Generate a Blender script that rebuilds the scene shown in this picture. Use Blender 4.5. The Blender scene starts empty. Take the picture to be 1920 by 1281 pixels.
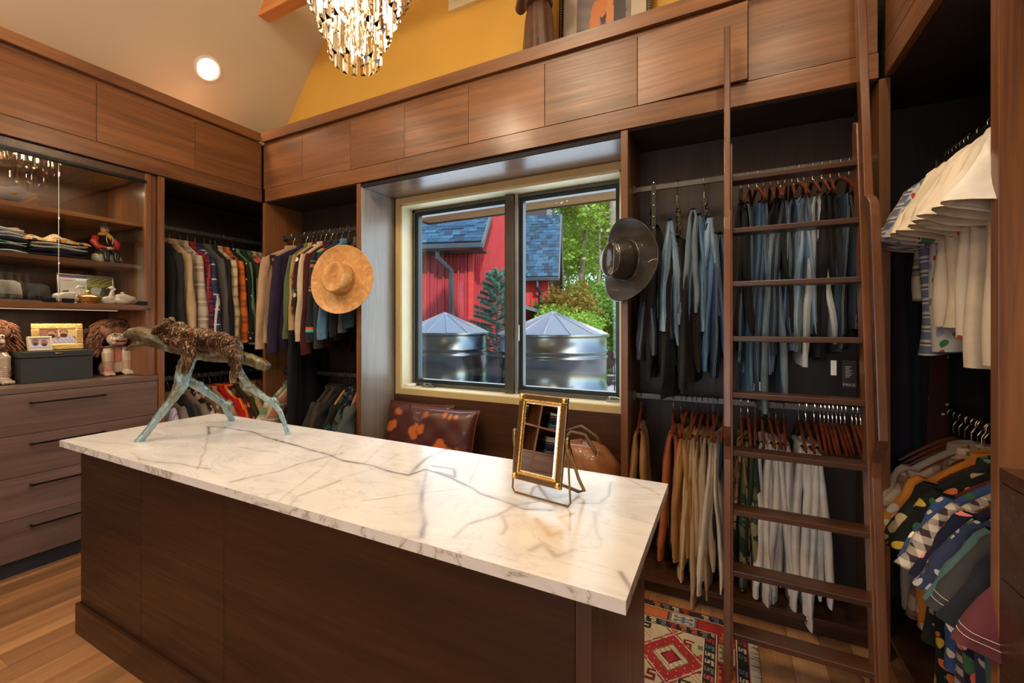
import bpy, math, random
import numpy as np
from mathutils import Vector, Matrix, noise as mnoise
random.seed(7)
SC = bpy.context.scene
COL = SC.collection
R = math.radians
# ---------------------------------------------------------------- camera
CAMH, FPX, YAW, CYP = 1.48, 802.0, R(26.5), 610.0
cam = bpy.data.cameras.new('camera'); camo = bpy.data.objects.new('camera', cam); COL.objects.link(camo)
camo.location = (0, 0, CAMH); camo.rotation_euler = (R(90), 0, YAW)
cam.sensor_width = 36; cam.lens = 36*FPX/1920; cam.shift_y = -(640.5-CYP)/1920; cam.clip_start = .02; cam.clip_end = 300
SC.camera = camo
# ---------------------------------------------------------------- colour management
SC.view_settings.view_transform = 'Standard'; SC.view_settings.look = 'None'
SC.view_settings.gamma = 1; SC.view_settings.use_curve_mapping = False
SC.view_settings.exposure = 0.22
# ---------------------------------------------------------------- world sky
W = bpy.data.worlds.new('world'); SC.world = W; W.use_nodes = True
wn = W.node_tree; wn.nodes.clear()
wo = wn.nodes.new('ShaderNodeOutputWorld'); wb = wn.nodes.new('ShaderNodeBackground'); ws = wn.nodes.new('ShaderNodeTexSky')
ws.sky_type = 'NISHITA'; ws.sun_disc = False; ws.sun_elevation = R(42); ws.sun_rotation = R(120); ws.altitude = 200; ws.dust_density = 1.5; ws.ozone_density = 1.6
wb.inputs[1].default_value = 0.34
wn.links.new(ws.outputs[0], wb.inputs[0]); wn.links.new(wb.outputs[0], wo.inputs[0])
def lamp(name, kind, loc, power, color=(1, 1, 1), size=.1, target=None, spot=None, blend=.6, sizey=None):
    l = bpy.data.lights.new(name, kind); o = bpy.data.objects.new(name, l); COL.objects.link(o); o.location = loc
    l.energy = power; l.color = color
    if kind == 'AREA':
        l.size = size
        if sizey: l.shape = 'RECTANGLE'; l.size_y = sizey
    elif kind == 'SUN': l.angle = size
    else: l.shadow_soft_size = size
    if kind == 'SPOT': l.spot_size = spot or R(100); l.spot_blend = blend
    if target is not None:
        o.rotation_euler = (Vector(target)-Vector(loc)).to_track_quat('-Z', 'Y').to_euler()
    return o
WARM = (1, .78, .52)
lamp('sun', 'SUN', (10, -6, 12), 3.6, (1, .95, .86), R(1.2), target=(0, 6, 0))
# the recessed downlight of the left slope, then added fill spots without fixtures
for (x, y, z, tx, ty, p) in [(-3.84, 2.07, 3.58, -3.3, 1.5, 40), (-3.5, .55, 3.98, -2.6, .8, 90), (-3.5, -1.1, 3.98, -2.4, -.6, 40),
                             (.42, 2.0, 3.98, -.6, 1.9, 60), (.42, .3, 3.98, -.9, 1.1, 60), (.42, -1.2, 3.98, -.9, -.5, 40)]:
    lamp('downlight_lamp', 'SPOT', (x, y, z), p, WARM, .09, (tx, ty, 0), R(125), .8)
lamp('chandelier_lamp', 'POINT', (-1.64, 1.55, 3.14), 46, (1, .8, .55), .12)
lamp('gable_uplight_lamp', 'POINT', (-1.54, -.6, 4.6), 135, (1, .80, .55), .4)  # added unseen fill light that brightens the yellow gable
# daylight entering by the niche window and by the window behind the camera
lamp('niche_window_daylight', 'AREA', (-1.52, 3.02, 1.72), 20, (.74, .86, 1), 1.75, target=(-1.52, 0, 1.60), sizey=1.42)
lamp('rear_window_daylight', 'AREA', (-1.0, -3.45, 1.7), 30, (.82, .90, 1), 2.4, target=(-1.0, 1, 1.5), sizey=1.9)

def at(u, v, d):
    """photo pixel (1920x1281) and distance along the view axis -> world point"""
    s, c = math.sin(YAW), math.cos(YAW); l = (u-960)/FPX*d
    return Vector((-s*d+c*l, c*d+s*l, CAMH+(CYP-v)/FPX*d))
# ---------------------------------------------------------------- mesh builder
class MB:
    def __init__(s): s.v = []; s.f = []; s.c = None
    def add(s, vs, fs):
        n = len(s.v); s.v += [tuple(p) for p in vs]; s.f += [tuple(i+n for i in f) for f in fs]; return s
    def box(s, x0, x1, y0, y1, z0, z1):
        return s.add([(x0,y0,z0),(x1,y0,z0),(x1,y1,z0),(x0,y1,z0),(x0,y0,z1),(x1,y0,z1),(x1,y1,z1),(x0,y1,z1)],
                     [(0,3,2,1),(4,5,6,7),(0,1,5,4),(1,2,6,5),(2,3,7,6),(3,0,4,7)])
    def cbox(s, c, sx, sy, sz): return s.box(c[0]-sx/2, c[0]+sx/2, c[1]-sy/2, c[1]+sy/2, c[2]-sz/2, c[2]+sz/2)
    def obox(s, c, ax, ay, az):
        c, ax, ay, az = map(Vector, (c, ax, ay, az))
        return s.add([c+i*ax+j*ay+k*az for k in (-.5,.5) for (i,j) in ((-.5,-.5),(.5,-.5),(.5,.5),(-.5,.5))],
                     [(0,3,2,1),(4,5,6,7),(0,1,5,4),(1,2,6,5),(2,3,7,6),(3,0,4,7)])
    def prism(s, poly, off):
        n = len(poly); off = Vector(off)
        a = [Vector(p) for p in poly]; b = [p+off for p in a]
        return s.add(a+b, [tuple(range(n-1, -1, -1)), tuple(range(n, 2*n))]+[(i, (i+1) % n, n+(i+1) % n, n+i) for i in range(n)])
    def grid(s, fn, nu, nv, cu=False, cv=False):
        vs = [fn(i/(nu if cu else nu-1), j/(nv if cv else nv-1)) for j in range(nv) for i in range(nu)]
        fs = []
        for j in range(nv if cv else nv-1):
            for i in range(nu if cu else nu-1):
                fs.append((j*nu+i, j*nu+(i+1) % nu, ((j+1) % nv)*nu+(i+1) % nu, ((j+1) % nv)*nu+i))
        return s.add(vs, fs)
    def lathe(s, prof, n=24, c=(0, 0, 0), ax=None):
        m = (ax.to_track_quat('Z', 'Y').to_matrix() if ax is not None else Matrix.Identity(3)); c = Vector(c)
        vs = [c+m@Vector((r*math.cos(2*math.pi*i/n), r*math.sin(2*math.pi*i/n), z)) for (r, z) in prof for i in range(n)]
        return s.add(vs, [(j*n+i, j*n+(i+1) % n, (j+1)*n+(i+1) % n, (j+1)*n+i) for j in range(len(prof)-1) for i in range(n)])
    def tube(s, pts, r, n=8, cap=True, flat=None, up=None):
        pts = [Vector(p) for p in pts]; m = len(pts); rs = r if isinstance(r, (list, tuple)) else [r]*m
        vs = []; ref = Vector(up) if up else None; pv = None
        for i, p in enumerate(pts):
            t = (pts[min(i+1, m-1)]-pts[max(i-1, 0)]).normalized()
            if pv is None:
                a = ref or (Vector((0, 0, 1)) if abs(t.z) < .9 else Vector((1, 0, 0)))
                pv = (a-t*a.dot(t)).normalized()
            else: pv = (pv-t*pv.dot(t)).normalized()
            q = t.cross(pv)
            for k in range(n):
                a = 2*math.pi*k/n
                vs.append(p+pv*math.cos(a)*rs[i]+q*math.sin(a)*rs[i]*(flat or 1))
        fs = [(j*n+k, j*n+(k+1) % n, (j+1)*n+(k+1) % n, (j+1)*n+k) for j in range(m-1) for k in range(n)]
        if cap: fs += [tuple(range(n-1, -1, -1)), tuple((m-1)*n+k for k in range(n))]
        return s.add(vs, fs)
    def ball(s, c, rx, ry=None, rz=None, n=14, m=9, rot=None):
        ry = ry or rx; rz = rz or rx; c = Vector(c)
        def f(u, v):
            a = 2*math.pi*u; b = math.pi*v
            p = Vector((rx*math.sin(b)*math.cos(a), ry*math.sin(b)*math.sin(a), -rz*math.cos(b)))
            return c+(rot@p if rot else p)
        return s.grid(f, n, m, cu=True)
    def mesh(s, name):
        me = bpy.data.meshes.new(name); me.from_pydata(s.v, [], s.f); me.update(); return me
def setcol(me, cols, domain='POINT'):
    a = me.color_attributes.new('Col', 'FLOAT_COLOR', domain)
    arr = np.ones((len(a.data), 4), dtype=np.float32); arr[:, :3] = cols
    a.data.foreach_set('color', arr.ravel())
def put(name, me, mat=None, parent=None, smooth=False, bevel=0, loc=None, rot=None, kind=None):
    if isinstance(me, MB): me = me.mesh(name)
    if mat is not None and not me.materials: me.materials.append(mat)
    if smooth is True: me.polygons.foreach_set('use_smooth', [True]*len(me.polygons))
    o = bpy.data.objects.new(name, me); COL.objects.link(o)
    if smooth and smooth is not True:
        me.polygons.foreach_set('use_smooth', [True]*len(me.polygons)); me.set_sharp_from_angle(angle=R(smooth))
    if parent: o.parent = parent
    if bevel:
        b = o.modifiers.new('bevel', 'BEVEL'); b.width = bevel; b.segments = 2; b.limit_method = 'ANGLE'; b.angle_limit = R(50)
    if loc is not None: o.location = loc
    if rot is not None: o.rotation_euler = rot
    if kind: o['kind'] = kind
    return o
def tag(o, label, cat, group=None, kind=None):
    o['label'] = label; o['category'] = cat
    if group: o['group'] = group
    if kind: o['kind'] = kind
    return o
def thing(name, label, cat, loc=(0, 0, 0), rz=0, group=None):
    o = bpy.data.objects.new(name, None); COL.objects.link(o); o.location = loc; o.rotation_euler = (0, 0, rz); o.empty_display_size = .1
    return tag(o, label, cat, group)
def struct(name, me, mat, **k):
    o = put(name, me, mat, **k); o['kind'] = 'structure'; return o
def copytree(o, parent=None, mats=None):
    c = o.copy(); COL.objects.link(c); c.parent = parent
    for ch in o.children: copytree(ch, c)
    return c
def simple_skin(edges_pts, rad, name, mat, parent, sub=1, root=0):
    pass
# ---------------------------------------------------------------- materials
MC = {}
def newmat(name):
    m = bpy.data.materials.new(name); m.use_nodes = True; nt = m.node_tree; b = nt.nodes['Principled BSDF']; return m, nt, b
def N(nt, t, **k):
    n = nt.nodes.new(t)
    for a, v in k.items():
        if a.startswith('i_'): n.inputs[a[2:]].default_value = v
        elif a[0] == 'i' and a[1:].isdigit(): n.inputs[int(a[1:])].default_value = v
        else: setattr(n, a, v)
    return n
def L(nt, a, b): nt.links.new(a, b)
def c4(c): return (c[0], c[1], c[2], 1)
def math_(nt, op, a, b=None, c=None):
    n = N(nt, 'ShaderNodeMath', operation=op)
    for i, x in enumerate((a, b, c)):
        if x is None: continue
        if isinstance(x, (int, float)): n.inputs[i].default_value = x
        else: L(nt, x, n.inputs[i])
    return n.outputs[0]
def mixc(nt, fac, a, b, bt='MIX'):
    n = N(nt, 'ShaderNodeMix', data_type='RGBA', blend_type=bt)
    for i, x in ((0, fac), (6, a), (7, b)):
        if isinstance(x, (int, float)): n.inputs[i].default_value = x
        elif isinstance(x, tuple): n.inputs[i].default_value = c4(x)
        else: L(nt, x, n.inputs[i])
    return n.outputs[2]
def ramp(nt, fac, stops, interp='LINEAR'):
    n = N(nt, 'ShaderNodeValToRGB'); cr = n.color_ramp; cr.interpolation = interp
    while len(cr.elements) < len(stops): cr.elements.new(.5)
    for e, (p, c) in zip(cr.elements, stops): e.position = p; e.color = c4(c) if isinstance(c, tuple) else (c, c, c, 1)
    L(nt, fac, n.inputs[0]); return n.outputs[0]
def tex(nt, scale=(1, 1, 1), kind='Object', rnd=0):
    t = N(nt, 'ShaderNodeTexCoord'); m = N(nt, 'ShaderNodeMapping'); m.inputs['Scale'].default_value = scale
    L(nt, t.outputs[kind], m.inputs[0])
    if rnd:
        oi = N(nt, 'ShaderNodeObjectInfo'); v = N(nt, 'ShaderNodeCombineXYZ')
        for i in range(3): L(nt, math_(nt, 'MULTIPLY', oi.outputs['Random'], rnd*(1+i*.37)), v.inputs[i])
        L(nt, v.outputs[0], m.inputs['Location'])
    return m.outputs[0]
def noise(nt, vec, scale, detail=4, rough=.5, dist=0):
    n = N(nt, 'ShaderNodeTexNoise'); n.inputs['Scale'].default_value = scale; n.inputs['Detail'].default_value = detail
    n.inputs['Roughness'].default_value = rough; n.inputs['Distortion'].default_value = dist; L(nt, vec, n.inputs['Vector']); return n.outputs[0]
def bump(nt, b, h, strength=.3, dist=.01):
    n = N(nt, 'ShaderNodeBump'); n.inputs['Strength'].default_value = strength; n.inputs['Distance'].default_value = dist
    L(nt, h, n.inputs['Height']); L(nt, n.outputs[0], b.inputs['Normal'])
def plain(name, col, rough=.5, metal=0, var=.12, nscale=8, bmp=0, emit=None, coat=0, trans=0, ior=1.45, alpha=None, sheen=0, spec=None):
    if name in MC: return MC[name]
    m, nt, b = newmat(name)
    b.inputs['Roughness'].default_value = rough; b.inputs['Metallic'].default_value = metal
    if coat: b.inputs['Coat Weight'].default_value = coat
    if sheen: b.inputs['Sheen Weight'].default_value = sheen
    if spec is not None: b.inputs['Specular IOR Level'].default_value = spec
    if trans: b.inputs['Transmission Weight'].default_value = trans; b.inputs['IOR'].default_value = ior
    v = tex(nt); f = noise(nt, v, nscale, 3)
    lo = tuple(x*(1-var) for x in col); hi = tuple(min(1, x*(1+var)) for x in col)
    L(nt, ramp(nt, f, [(.3, lo), (.7, hi)]), b.inputs['Base Color'])
    if bmp: bump(nt, b, noise(nt, v, nscale*6, 3), bmp, .004)
    if emit: b.inputs['Emission Color'].default_value = c4(emit[0]); b.inputs['Emission Strength'].default_value = emit[1]
    MC[name] = m; return m
def vcol(name, rough=.6, bmp=0, coat=0, nscale=60, sheen=0):
    if name in MC: return MC[name]
    m, nt, b = newmat(name); a = N(nt, 'ShaderNodeVertexColor', layer_name='Col'); b.inputs['Roughness'].default_value = rough
    b.inputs['Coat Weight'].default_value = coat; b.inputs['Sheen Weight'].default_value = sheen
    v = tex(nt); f = noise(nt, v, nscale, 3)
    L(nt, mixc(nt, .18, a.outputs[0], ramp(nt, f, [(.3, .55), (.7, 1.)]), 'MULTIPLY'), b.inputs['Base Color'])
    if bmp: bump(nt, b, f, bmp, .003)
    MC[name] = m; return m
def wood(name, lo, hi, axis='X', rough=.34, scale=1., rnd=6, coat=.25, contrast=1, fig=1, spec=.5, vr=(.82, 1.14)):
    if name in MC: return MC[name]
    m, nt, b = newmat(name)
    st = {'X': (.55, 9, 9), 'Y': (9, .55, 9), 'Z': (9, 9, .55)}[axis]
    v = tex(nt, tuple(k*scale for k in st), rnd=rnd)
    v2 = tex(nt, tuple(k*scale*(6 if k > 1 else 3) for k in st), rnd=rnd)
    f1 = noise(nt, v, 1.0, 5, .6, .8*fig); f2 = noise(nt, v2, 1.6, 4, .6)
    f = math_(nt, 'ADD', math_(nt, 'MULTIPLY', f1, .68), math_(nt, 'MULTIPLY', f2, .32))
    mid = tuple((a+c)/2 for a, c in zip(lo, hi))
    col = ramp(nt, f, [(.5-.20/contrast, lo), (.5, mid), (.5+.20/contrast, hi)])
    oi = N(nt, 'ShaderNodeObjectInfo')
    col = mixc(nt, 1., col, ramp(nt, oi.outputs['Random'], [(0, (vr[0],)*3), (.5, ((vr[0]+vr[1])/2, (vr[0]+vr[1])/2*.97, (vr[0]+vr[1])/2*.94)), (1, (vr[1], vr[1]*1.02, vr[1]*1.06))]), 'MULTIPLY')
    L(nt, col, b.inputs['Base Color'])
    L(nt, ramp(nt, f2, [(.3, rough*1.25), (.7, rough*.85)]), b.inputs['Roughness'])
    b.inputs['Coat Weight'].default_value = coat; b.inputs['Coat Roughness'].default_value = .25; b.inputs['Specular IOR Level'].default_value = spec
    bump(nt, b, f2, .10, .002)
    MC[name] = m; return m
def glass(name, tint=(1, 1, 1), rough=0, spec_only=False, ior=1.5):
    if name in MC: return MC[name]
    m = bpy.data.materials.new(name); m.use_nodes = True; nt = m.node_tree; nt.nodes.clear()
    o = N(nt, 'ShaderNodeOutputMaterial')
    if spec_only:   # thin clear pane: straight-through plus Fresnel reflection
        t = N(nt, 'ShaderNodeBsdfTransparent'); t.inputs[0].default_value = c4(tint); g = N(nt, 'ShaderNodeBsdfGlossy'); g.inputs['Roughness'].default_value = rough
        fr = N(nt, 'ShaderNodeFresnel'); fr.inputs[0].default_value = ior; mx = N(nt, 'ShaderNodeMixShader')
        geo = N(nt, 'ShaderNodeNewGeometry')
        fac = math_(nt, 'MULTIPLY', math_(nt, 'MULTIPLY', fr.outputs[0], 1.8), math_(nt, 'SUBTRACT', 1.0, geo.outputs['Backfacing']))
        L(nt, fac, mx.inputs[0]); L(nt, t.outputs[0], mx.inputs[1]); L(nt, g.outputs[0], mx.inputs[2]); L(nt, mx.outputs[0], o.inputs[0])
    else:
        g = N(nt, 'ShaderNodeBsdfGlass'); g.inputs[0].default_value = c4(tint); g.inputs['Roughness'].default_value = rough; g.inputs['IOR'].default_value = ior
        L(nt, g.outputs[0], o.inputs[0])
    MC[name] = m; return m

# fabrics: every pattern is woven or printed in the garment's own coordinates
def fab(kind, c1, c2=None, c3=None, s=1.0):
    key = (kind, c1, c2, c3, s)
    if key in MC: return MC[key]
    m, nt, b = newmat('fabric_'+kind); b.inputs['Roughness'].default_value = .88; b.inputs['Specular IOR Level'].default_value = .2
    b.inputs['Sheen Weight'].default_value = .03; b.inputs['Sheen Roughness'].default_value = .5
    c2 = c2 or tuple(x*.5 for x in c1); c3 = c3 or c2
    v = tex(nt, rnd=3); vo = tex(nt)
    sp = N(nt, 'ShaderNodeSeparateXYZ'); L(nt, vo, sp.inputs[0]); y, z = sp.outputs[1], sp.outputs[2]
    fr = lambda a, k, o=0: math_(nt, 'FRACT', math_(nt, 'ADD', math_(nt, 'MULTIPLY', a, k), 50+o))
    gt = lambda a, k: math_(nt, 'GREATER_THAN', a, k)
    lt = lambda a, k: math_(nt, 'LESS_THAN', a, k)
    fine = noise(nt, v, 9, 4, .6)
    if kind == 'plain': col = mixc(nt, 1., c1, ramp(nt, fine, [(.3, .82), (.7, 1.08)]), 'MULTIPLY')
    elif kind == 'denim':
        vs = tex(nt, (14, 14, 2.2), rnd=3); f = noise(nt, vs, 1.5, 5, .65)
        col = ramp(nt, f, [(.36, c1), (.52, tuple((a+d)/2 for a, d in zip(c1, c2))), (.66, c2)])
    elif kind in ('plaid', 'check'):
        a = gt(fr(y, 9*s), .5); d = gt(fr(z, 9*s), .5); av = math_(nt, 'MULTIPLY', math_(nt, 'ADD', a, d), .5)
        col = mixc(nt, av, c1, c2)
        if kind == 'plaid':
            ln = math_(nt, 'MAXIMUM', lt(fr(y, 9*s, .28), .09), lt(fr(z, 9*s, .28), .09))
            col = mixc(nt, math_(nt, 'MULTIPLY', ln, .8), col, c3)
    elif kind == 'hstripe':
        f = fr(z, 6*s); col = ramp(nt, f, [(0, c1), (.55, c2), (.68, c3), (.75, c1), (.82, c2)], 'CONSTANT')
    elif kind == 'vstripe':
        f = fr(y, 24*s); col = ramp(nt, f, [(0, c1), (.5, c2), (.7, c1), (.8, c3), (.9, c1)], 'CONSTANT')
    elif kind == 'floral':
        w = N(nt, 'ShaderNodeTexNoise'); w.inputs['Scale'].default_value = 7; L(nt, v, w.inputs['Vector'])
        vv = N(nt, 'ShaderNodeVectorMath', operation='MULTIPLY_ADD'); L(nt, w.outputs['Color'], vv.inputs[0]); vv.inputs[1].default_value = (.09, .09, .09); L(nt, v, vv.inputs[2])
        vo_ = N(nt, 'ShaderNodeTexVoronoi'); vo_.inputs['Scale'].default_value = 13*s; L(nt, vv.outputs[0], vo_.inputs['Vector'])
        s2 = N(nt, 'ShaderNodeSeparateColor'); L(nt, vo_.outputs['Color'], s2.inputs[0])
        pick = ramp(nt, s2.outputs[0], [(0, c1), (.42, c2), (.62, c3), (.78, tuple(min(1, x*1.6+.06) for x in c2)), (.88, (.05, .16, .07))], 'CONSTANT')
        edge = lt(vo_.outputs['Distance'], .46/1)
        col = mixc(nt, edge, c1, pick)
    elif kind == 'dots':
        vo_ = N(nt, 'ShaderNodeTexVoronoi'); vo_.inputs['Scale'].default_value = 22*s; L(nt, v, vo_.inputs['Vector'])
        col = mixc(nt, lt(vo_.outputs['Distance'], .17), c1, c2)
    elif kind == 'camo':
        f = noise(nt, v, 11*s, 2, .5, .6); col = ramp(nt, f, [(0, c1), (.46, c2), (.56, c3)], 'CONSTANT')
    elif kind == 'blanket':
        f = fr(z, 1.55, .12)
        col = ramp(nt, f, [(0, (.02,.022,.03)), (.30, (.35,.17,.11)), (.325, (.02,.022,.03)), (.345, (.10,.17,.18)), (.36, (.02,.022,.03)), (.60, (.30,.14,.1)), (.64, (.02,.022,.03)), (.67, (.1,.2,.22)), (.685, (.02,.022,.03)),
                           (.80, (.05,.45,.38)), (.83, (.75,.12,.03)), (.86, (.02,.022,.03))], 'CONSTANT')
    else: col = mixc(nt, 0, c1, c1)
    L(nt, col, b.inputs['Base Color'])
    wv = tex(nt, (1, 1, 1)); bump(nt, b, noise(nt, wv, 60, 3, .7), .25, .004)
    MC[key] = m; return m

BR1, BR2 = (.078, .029, .012), (.31, .125, .043)
M_WX = wood('walnut_x', BR1, BR2, 'X'); M_WY = wood('walnut_y', BR1, BR2, 'Y'); M_WZ = wood('walnut_z', BR1, BR2, 'Z')
M_DX = wood('walnut_dark_x', (.028,.011,.006), (.10,.042,.019), 'X', rough=.3); M_DZ = wood('walnut_dark_z', (.035,.014,.007), (.12,.05,.023), 'Z', rough=.36)
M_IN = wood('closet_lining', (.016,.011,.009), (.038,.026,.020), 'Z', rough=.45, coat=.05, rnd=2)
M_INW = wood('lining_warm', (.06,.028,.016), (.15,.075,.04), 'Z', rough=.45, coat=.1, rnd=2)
M_DR = wood('drawer_walnut', (.10,.058,.046), (.26,.165,.135), 'Y', rough=.36)  # walnut with the grey tint of cool daylight put into its colour
M_BLK = plain('black_metal', (.012,.012,.014), .35, .6); M_GAP = plain('dark_gap', (.012,.008,.006), .8)
M_ROD = plain('rod_metal', (.11,.115,.12), .35, .8); M_STEEL = plain('hook_steel', (.62,.62,.63), .22, 1)
M_BRASS = plain('aged_brass', (.30,.19,.095), .34, 1, bmp=.2, nscale=20)
M_GOLD = plain('gold_leaf', (.85,.56,.18), .28, 1, bmp=.25, nscale=25)
M_HANG = wood('hanger_wood', (.07,.016,.007), (.20,.048,.017), 'Z', rough=.22, scale=3, coat=.5)
M_LAD = wood('ladder_wood', (.085,.030,.012), (.25,.095,.038), 'Z', rough=.3, coat=.3)
M_YEL = plain('gable_yellow_paint', (.78,.47,.085), .6, var=.04, nscale=2)
M_CEIL = plain('ceiling_plaster', (.66,.59,.47), .8, var=.02, nscale=2)
M_TRIM = plain('painted_window_casing', (.62,.47,.22), .4, var=.04)
M_CREAM = plain('cream_jamb', (.80,.74,.48), .4, var=.03)
# ================================================================ room shell
XL, XR, YB, YW = -3.70, .63, 2.42, 2.80
SOF, DB, DT, CT0, CT1 = 2.577, 2.69, 3.072, 3.098, 3.177
WX0, WX1, WZ0, WZ1 = -2.44, -.60, .955, 2.485
m = MB()
m.box(-4.42, WX0, 2.84, 3.04, -.2, 3.05).box(WX1, 1.35, 2.84, 3.04, -.2, 3.05).box(WX0, WX1, 2.84, 3.04, -.2, WZ0).box(WX0, WX1, 2.84, 3.04, WZ1, 3.05)
struct('wall_back', m, plain('wall_plaster', (.5,.42,.3), .8))
# yellow gable with a small high window
def zc(x): return 6.66-1.295*abs(x+1.54)
gm = MB(); gw = (-1.93, -1.15, 4.05, 4.9)
def quadwall(x0, x1, z0, t0, t1):
    gm.prism([(x0, 2.86, z0), (x1, 2.86, z0), (x1, 2.86, t1), (x0, 2.86, t0)], (0, .16, 0))
quadwall(-4.30, gw[0], 3.05, zc(-4.30)+.02, zc(gw[0])); quadwall(gw[1], 1.22, 3.05, zc(gw[1]), zc(1.22)+.02)
quadwall(gw[0], gw[1], 3.05, gw[2], gw[2]); gm.prism([(gw[0], 2.86, gw[3]), (gw[1], 2.86, gw[3]), (gw[1], 2.86, zc(gw[1])), (-1.54, 2.86, 6.66), (gw[0], 2.86, zc(gw[0]))], (0, .16, 0))
struct('wall_gable', gm, M_YEL)
w2 = MB(); f = .045
x0, x1, z0, z1 = gw
for b_ in ((x0-.05, x1+.05, 2.83, 2.865, z0-.06, z0), (x0-.05, x0, 2.83, 2.865, z0, z1), (x1, x1+.05, 2.83, 2.865, z0, z1), (x0-.05, x1+.05, 2.83, 2.865, z1, z1+.05)): w2.box(*b_)
hw = struct('window_2', w2, M_CREAM, bevel=.003)
put('window_pane', MB().box(x0, x1, 2.93, 2.936, z0, z1), glass('window_glass', (.96, .98, .97), spec_only=True), hw)
# sloped ceilings
def slope(xa, xb):
    za, zb = zc(xa), zc(xb); n = .12
    return MB().prism([(xa, -3.7, za), (xb, -3.7, zb), (xb, -3.7, zb+n*1.6), (xa, -3.7, za+n*1.6)], (0, 6.65, 0))
cl = struct('ceiling', slope(-4.45, -1.54), M_CEIL); struct('ceiling_right', slope(-1.54, 1.37), M_CEIL)
struct('wall_left', MB().box(-4.46, -4.34, -3.7, 3.04, -.2, 3.05), plain('wall_plaster', (.5,.42,.3), .8))
struct('wall_right', MB().box(1.24, 1.36, -3.7, 3.04, -.2, 3.10), plain('wall_plaster', (.5,.42,.3), .8))
wf = MB(); wf.box(-4.46, -2.3, -3.75, -3.6, -.2, 3.1).box(.3, 1.36, -3.75, -3.6, -.2, 3.1).box(-2.3, .3, -3.75, -3.6, -.2, .7).box(-2.3, .3, -3.75, -3.6, 2.7, 3.1)
wf.prism([(-4.46, -3.75, 3.1), (1.36, -3.75, 3.1), (-1.54, -3.75, 6.9)], (0, .15, 0))
struct('wall_front', wf, M_YEL)
fr = MB()
for b_ in ((-2.3,.3,-3.7,-3.64,.7,.76), (-2.3,.3,-3.7,-3.64,2.64,2.7), (-2.3,-2.24,-3.7,-3.64,.7,2.7), (.24,.3,-3.7,-3.64,.7,2.7), (-1.03,-.97,-3.7,-3.64,.7,2.7)): fr.box(*b_)
rw = struct('window_3', fr, M_BLK)
put('window_pane', MB().box(-2.28, .28, -3.675, -3.67, .72, 2.68), glass('window_glass', (.96, .98, .97), spec_only=True), rw)
# floor planks
M_FLR = wood('oak_floor', (.24,.105,.042), (.52,.28,.125), 'Y', rough=.30, scale=.8, rnd=9, coat=.3, contrast=1.1, vr=(.62, 1.3))
fl = struct('floor', MB().box(-4.42, 1.3, -3.7, 2.84, -.2, -.012), M_FLR)
rr = random.Random(3); x = -3.80; pw = .127; k = 0; pm = {}
while x < .66:
    y = -1.2-rr.random()*.9
    while y < 2.55:
        ln = rr.choice((1.0, 1.3, 1.7, 2.1)); y1 = min(y+ln, 2.56)
        if y1 > -.4:
            key = ln if abs(y1-y-ln) < 1e-6 else round(y1-y, 3)
            if key not in pm: pm[key] = MB().box(.0006, pw-.0006, .0006, key-.0006, -.02, 0).mesh('plank'); pm[key].materials.append(M_FLR)
            put('plank', pm[key], None, fl, loc=(x, y, rr.random()*.0006))
        y = y1
    x += pw
# ================================================================ window in the niche
wt = MB(); a0, a1, c0, c1, yw = -2.485, -.552, .905, 2.542, 2.785
for (x0, x1, z0, z1) in ((a0, a0+.045, c0, c1), (a1-.045, a1, c0, c1), (a0+.045, a1-.045, c0, c0+.05), (a0+.045, a1-.045, c1-.05, c1)): wt.box(x0, x1, yw, 2.84, z0, z1)
win = struct('window_1', wt, M_TRIM, bevel=.002)
i0, i1, j0, j1 = a0+.045, a1-.045, c0+.05, c1-.05
m = MB()
for b_ in ((i0-.004, i0+.018, 2.795, 2.93, j0, j1), (i1-.018, i1+.004, 2.795, 2.93, j0, j1), (i0, i1, 2.795, 2.93, j0-.02, j0+.006), (i0, i1, 2.795, 2.93, j1-.018, j1+.004)): m.box(*b_)
put('window_jamb', m, M_CREAM, win, bevel=.002)
M_FRM = plain('window_frame_bronze', (.10,.095,.085), .35, .4); M_SASH = plain('sash_black', (.02,.03,.038), .3, .2)
m = MB(); ya, yb = 2.925, 3.0
p0, p1, q0, q1 = i0+.018, i1-.018, j0+.006, j1-.018
for b_ in ((p0, p0+.028, ya, yb, q0, q1), (p1-.028, p1, ya, yb, q0, q1), (p0, p1, ya, yb, q0, q0+.03), (p0, p1, ya, yb, q1-.028, q1), (-1.50, -1.43, ya-.035, yb, q0-.004, q1)): m.box(*b_)
put('window_frame', m, M_FRM, win, bevel=.003)
put('window_frame', MB().box(-1.425, -1.40, ya-.02, ya+.02, q0, q1).box(-1.395, -1.388, ya-.03, ya-.01, q0+.4, q0+.52), plain('alu', (.42,.42,.40), .3, .8), win, bevel=.002)
for (s0, s1) in ((p0+.028, -1.50), (-1.40, p1-.028)):
    m = MB(); t = .028
    for b_ in ((s0, s0+t, ya+.012, yb-.01, q0+.03, q1-.028), (s1-t, s1, ya+.012, yb-.01, q0+.03, q1-.028), (s0+t, s1-t, ya+.012, yb-.01, q0+.03, q0+.03+t), (s0+t, s1-t, ya+.012, yb-.01, q1-.028-t, q1-.028)): m.box(*b_)
    sa = put('window_sash', m, M_SASH, win, bevel=.002)
    put('window_pane', MB().box(s0+t-.005, s1-t+.005, 2.958, 2.964, q0+.03+t-.005, q1-.028-t+.005), glass('window_glass', (.96, .98, .97), spec_only=True), sa)
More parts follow.
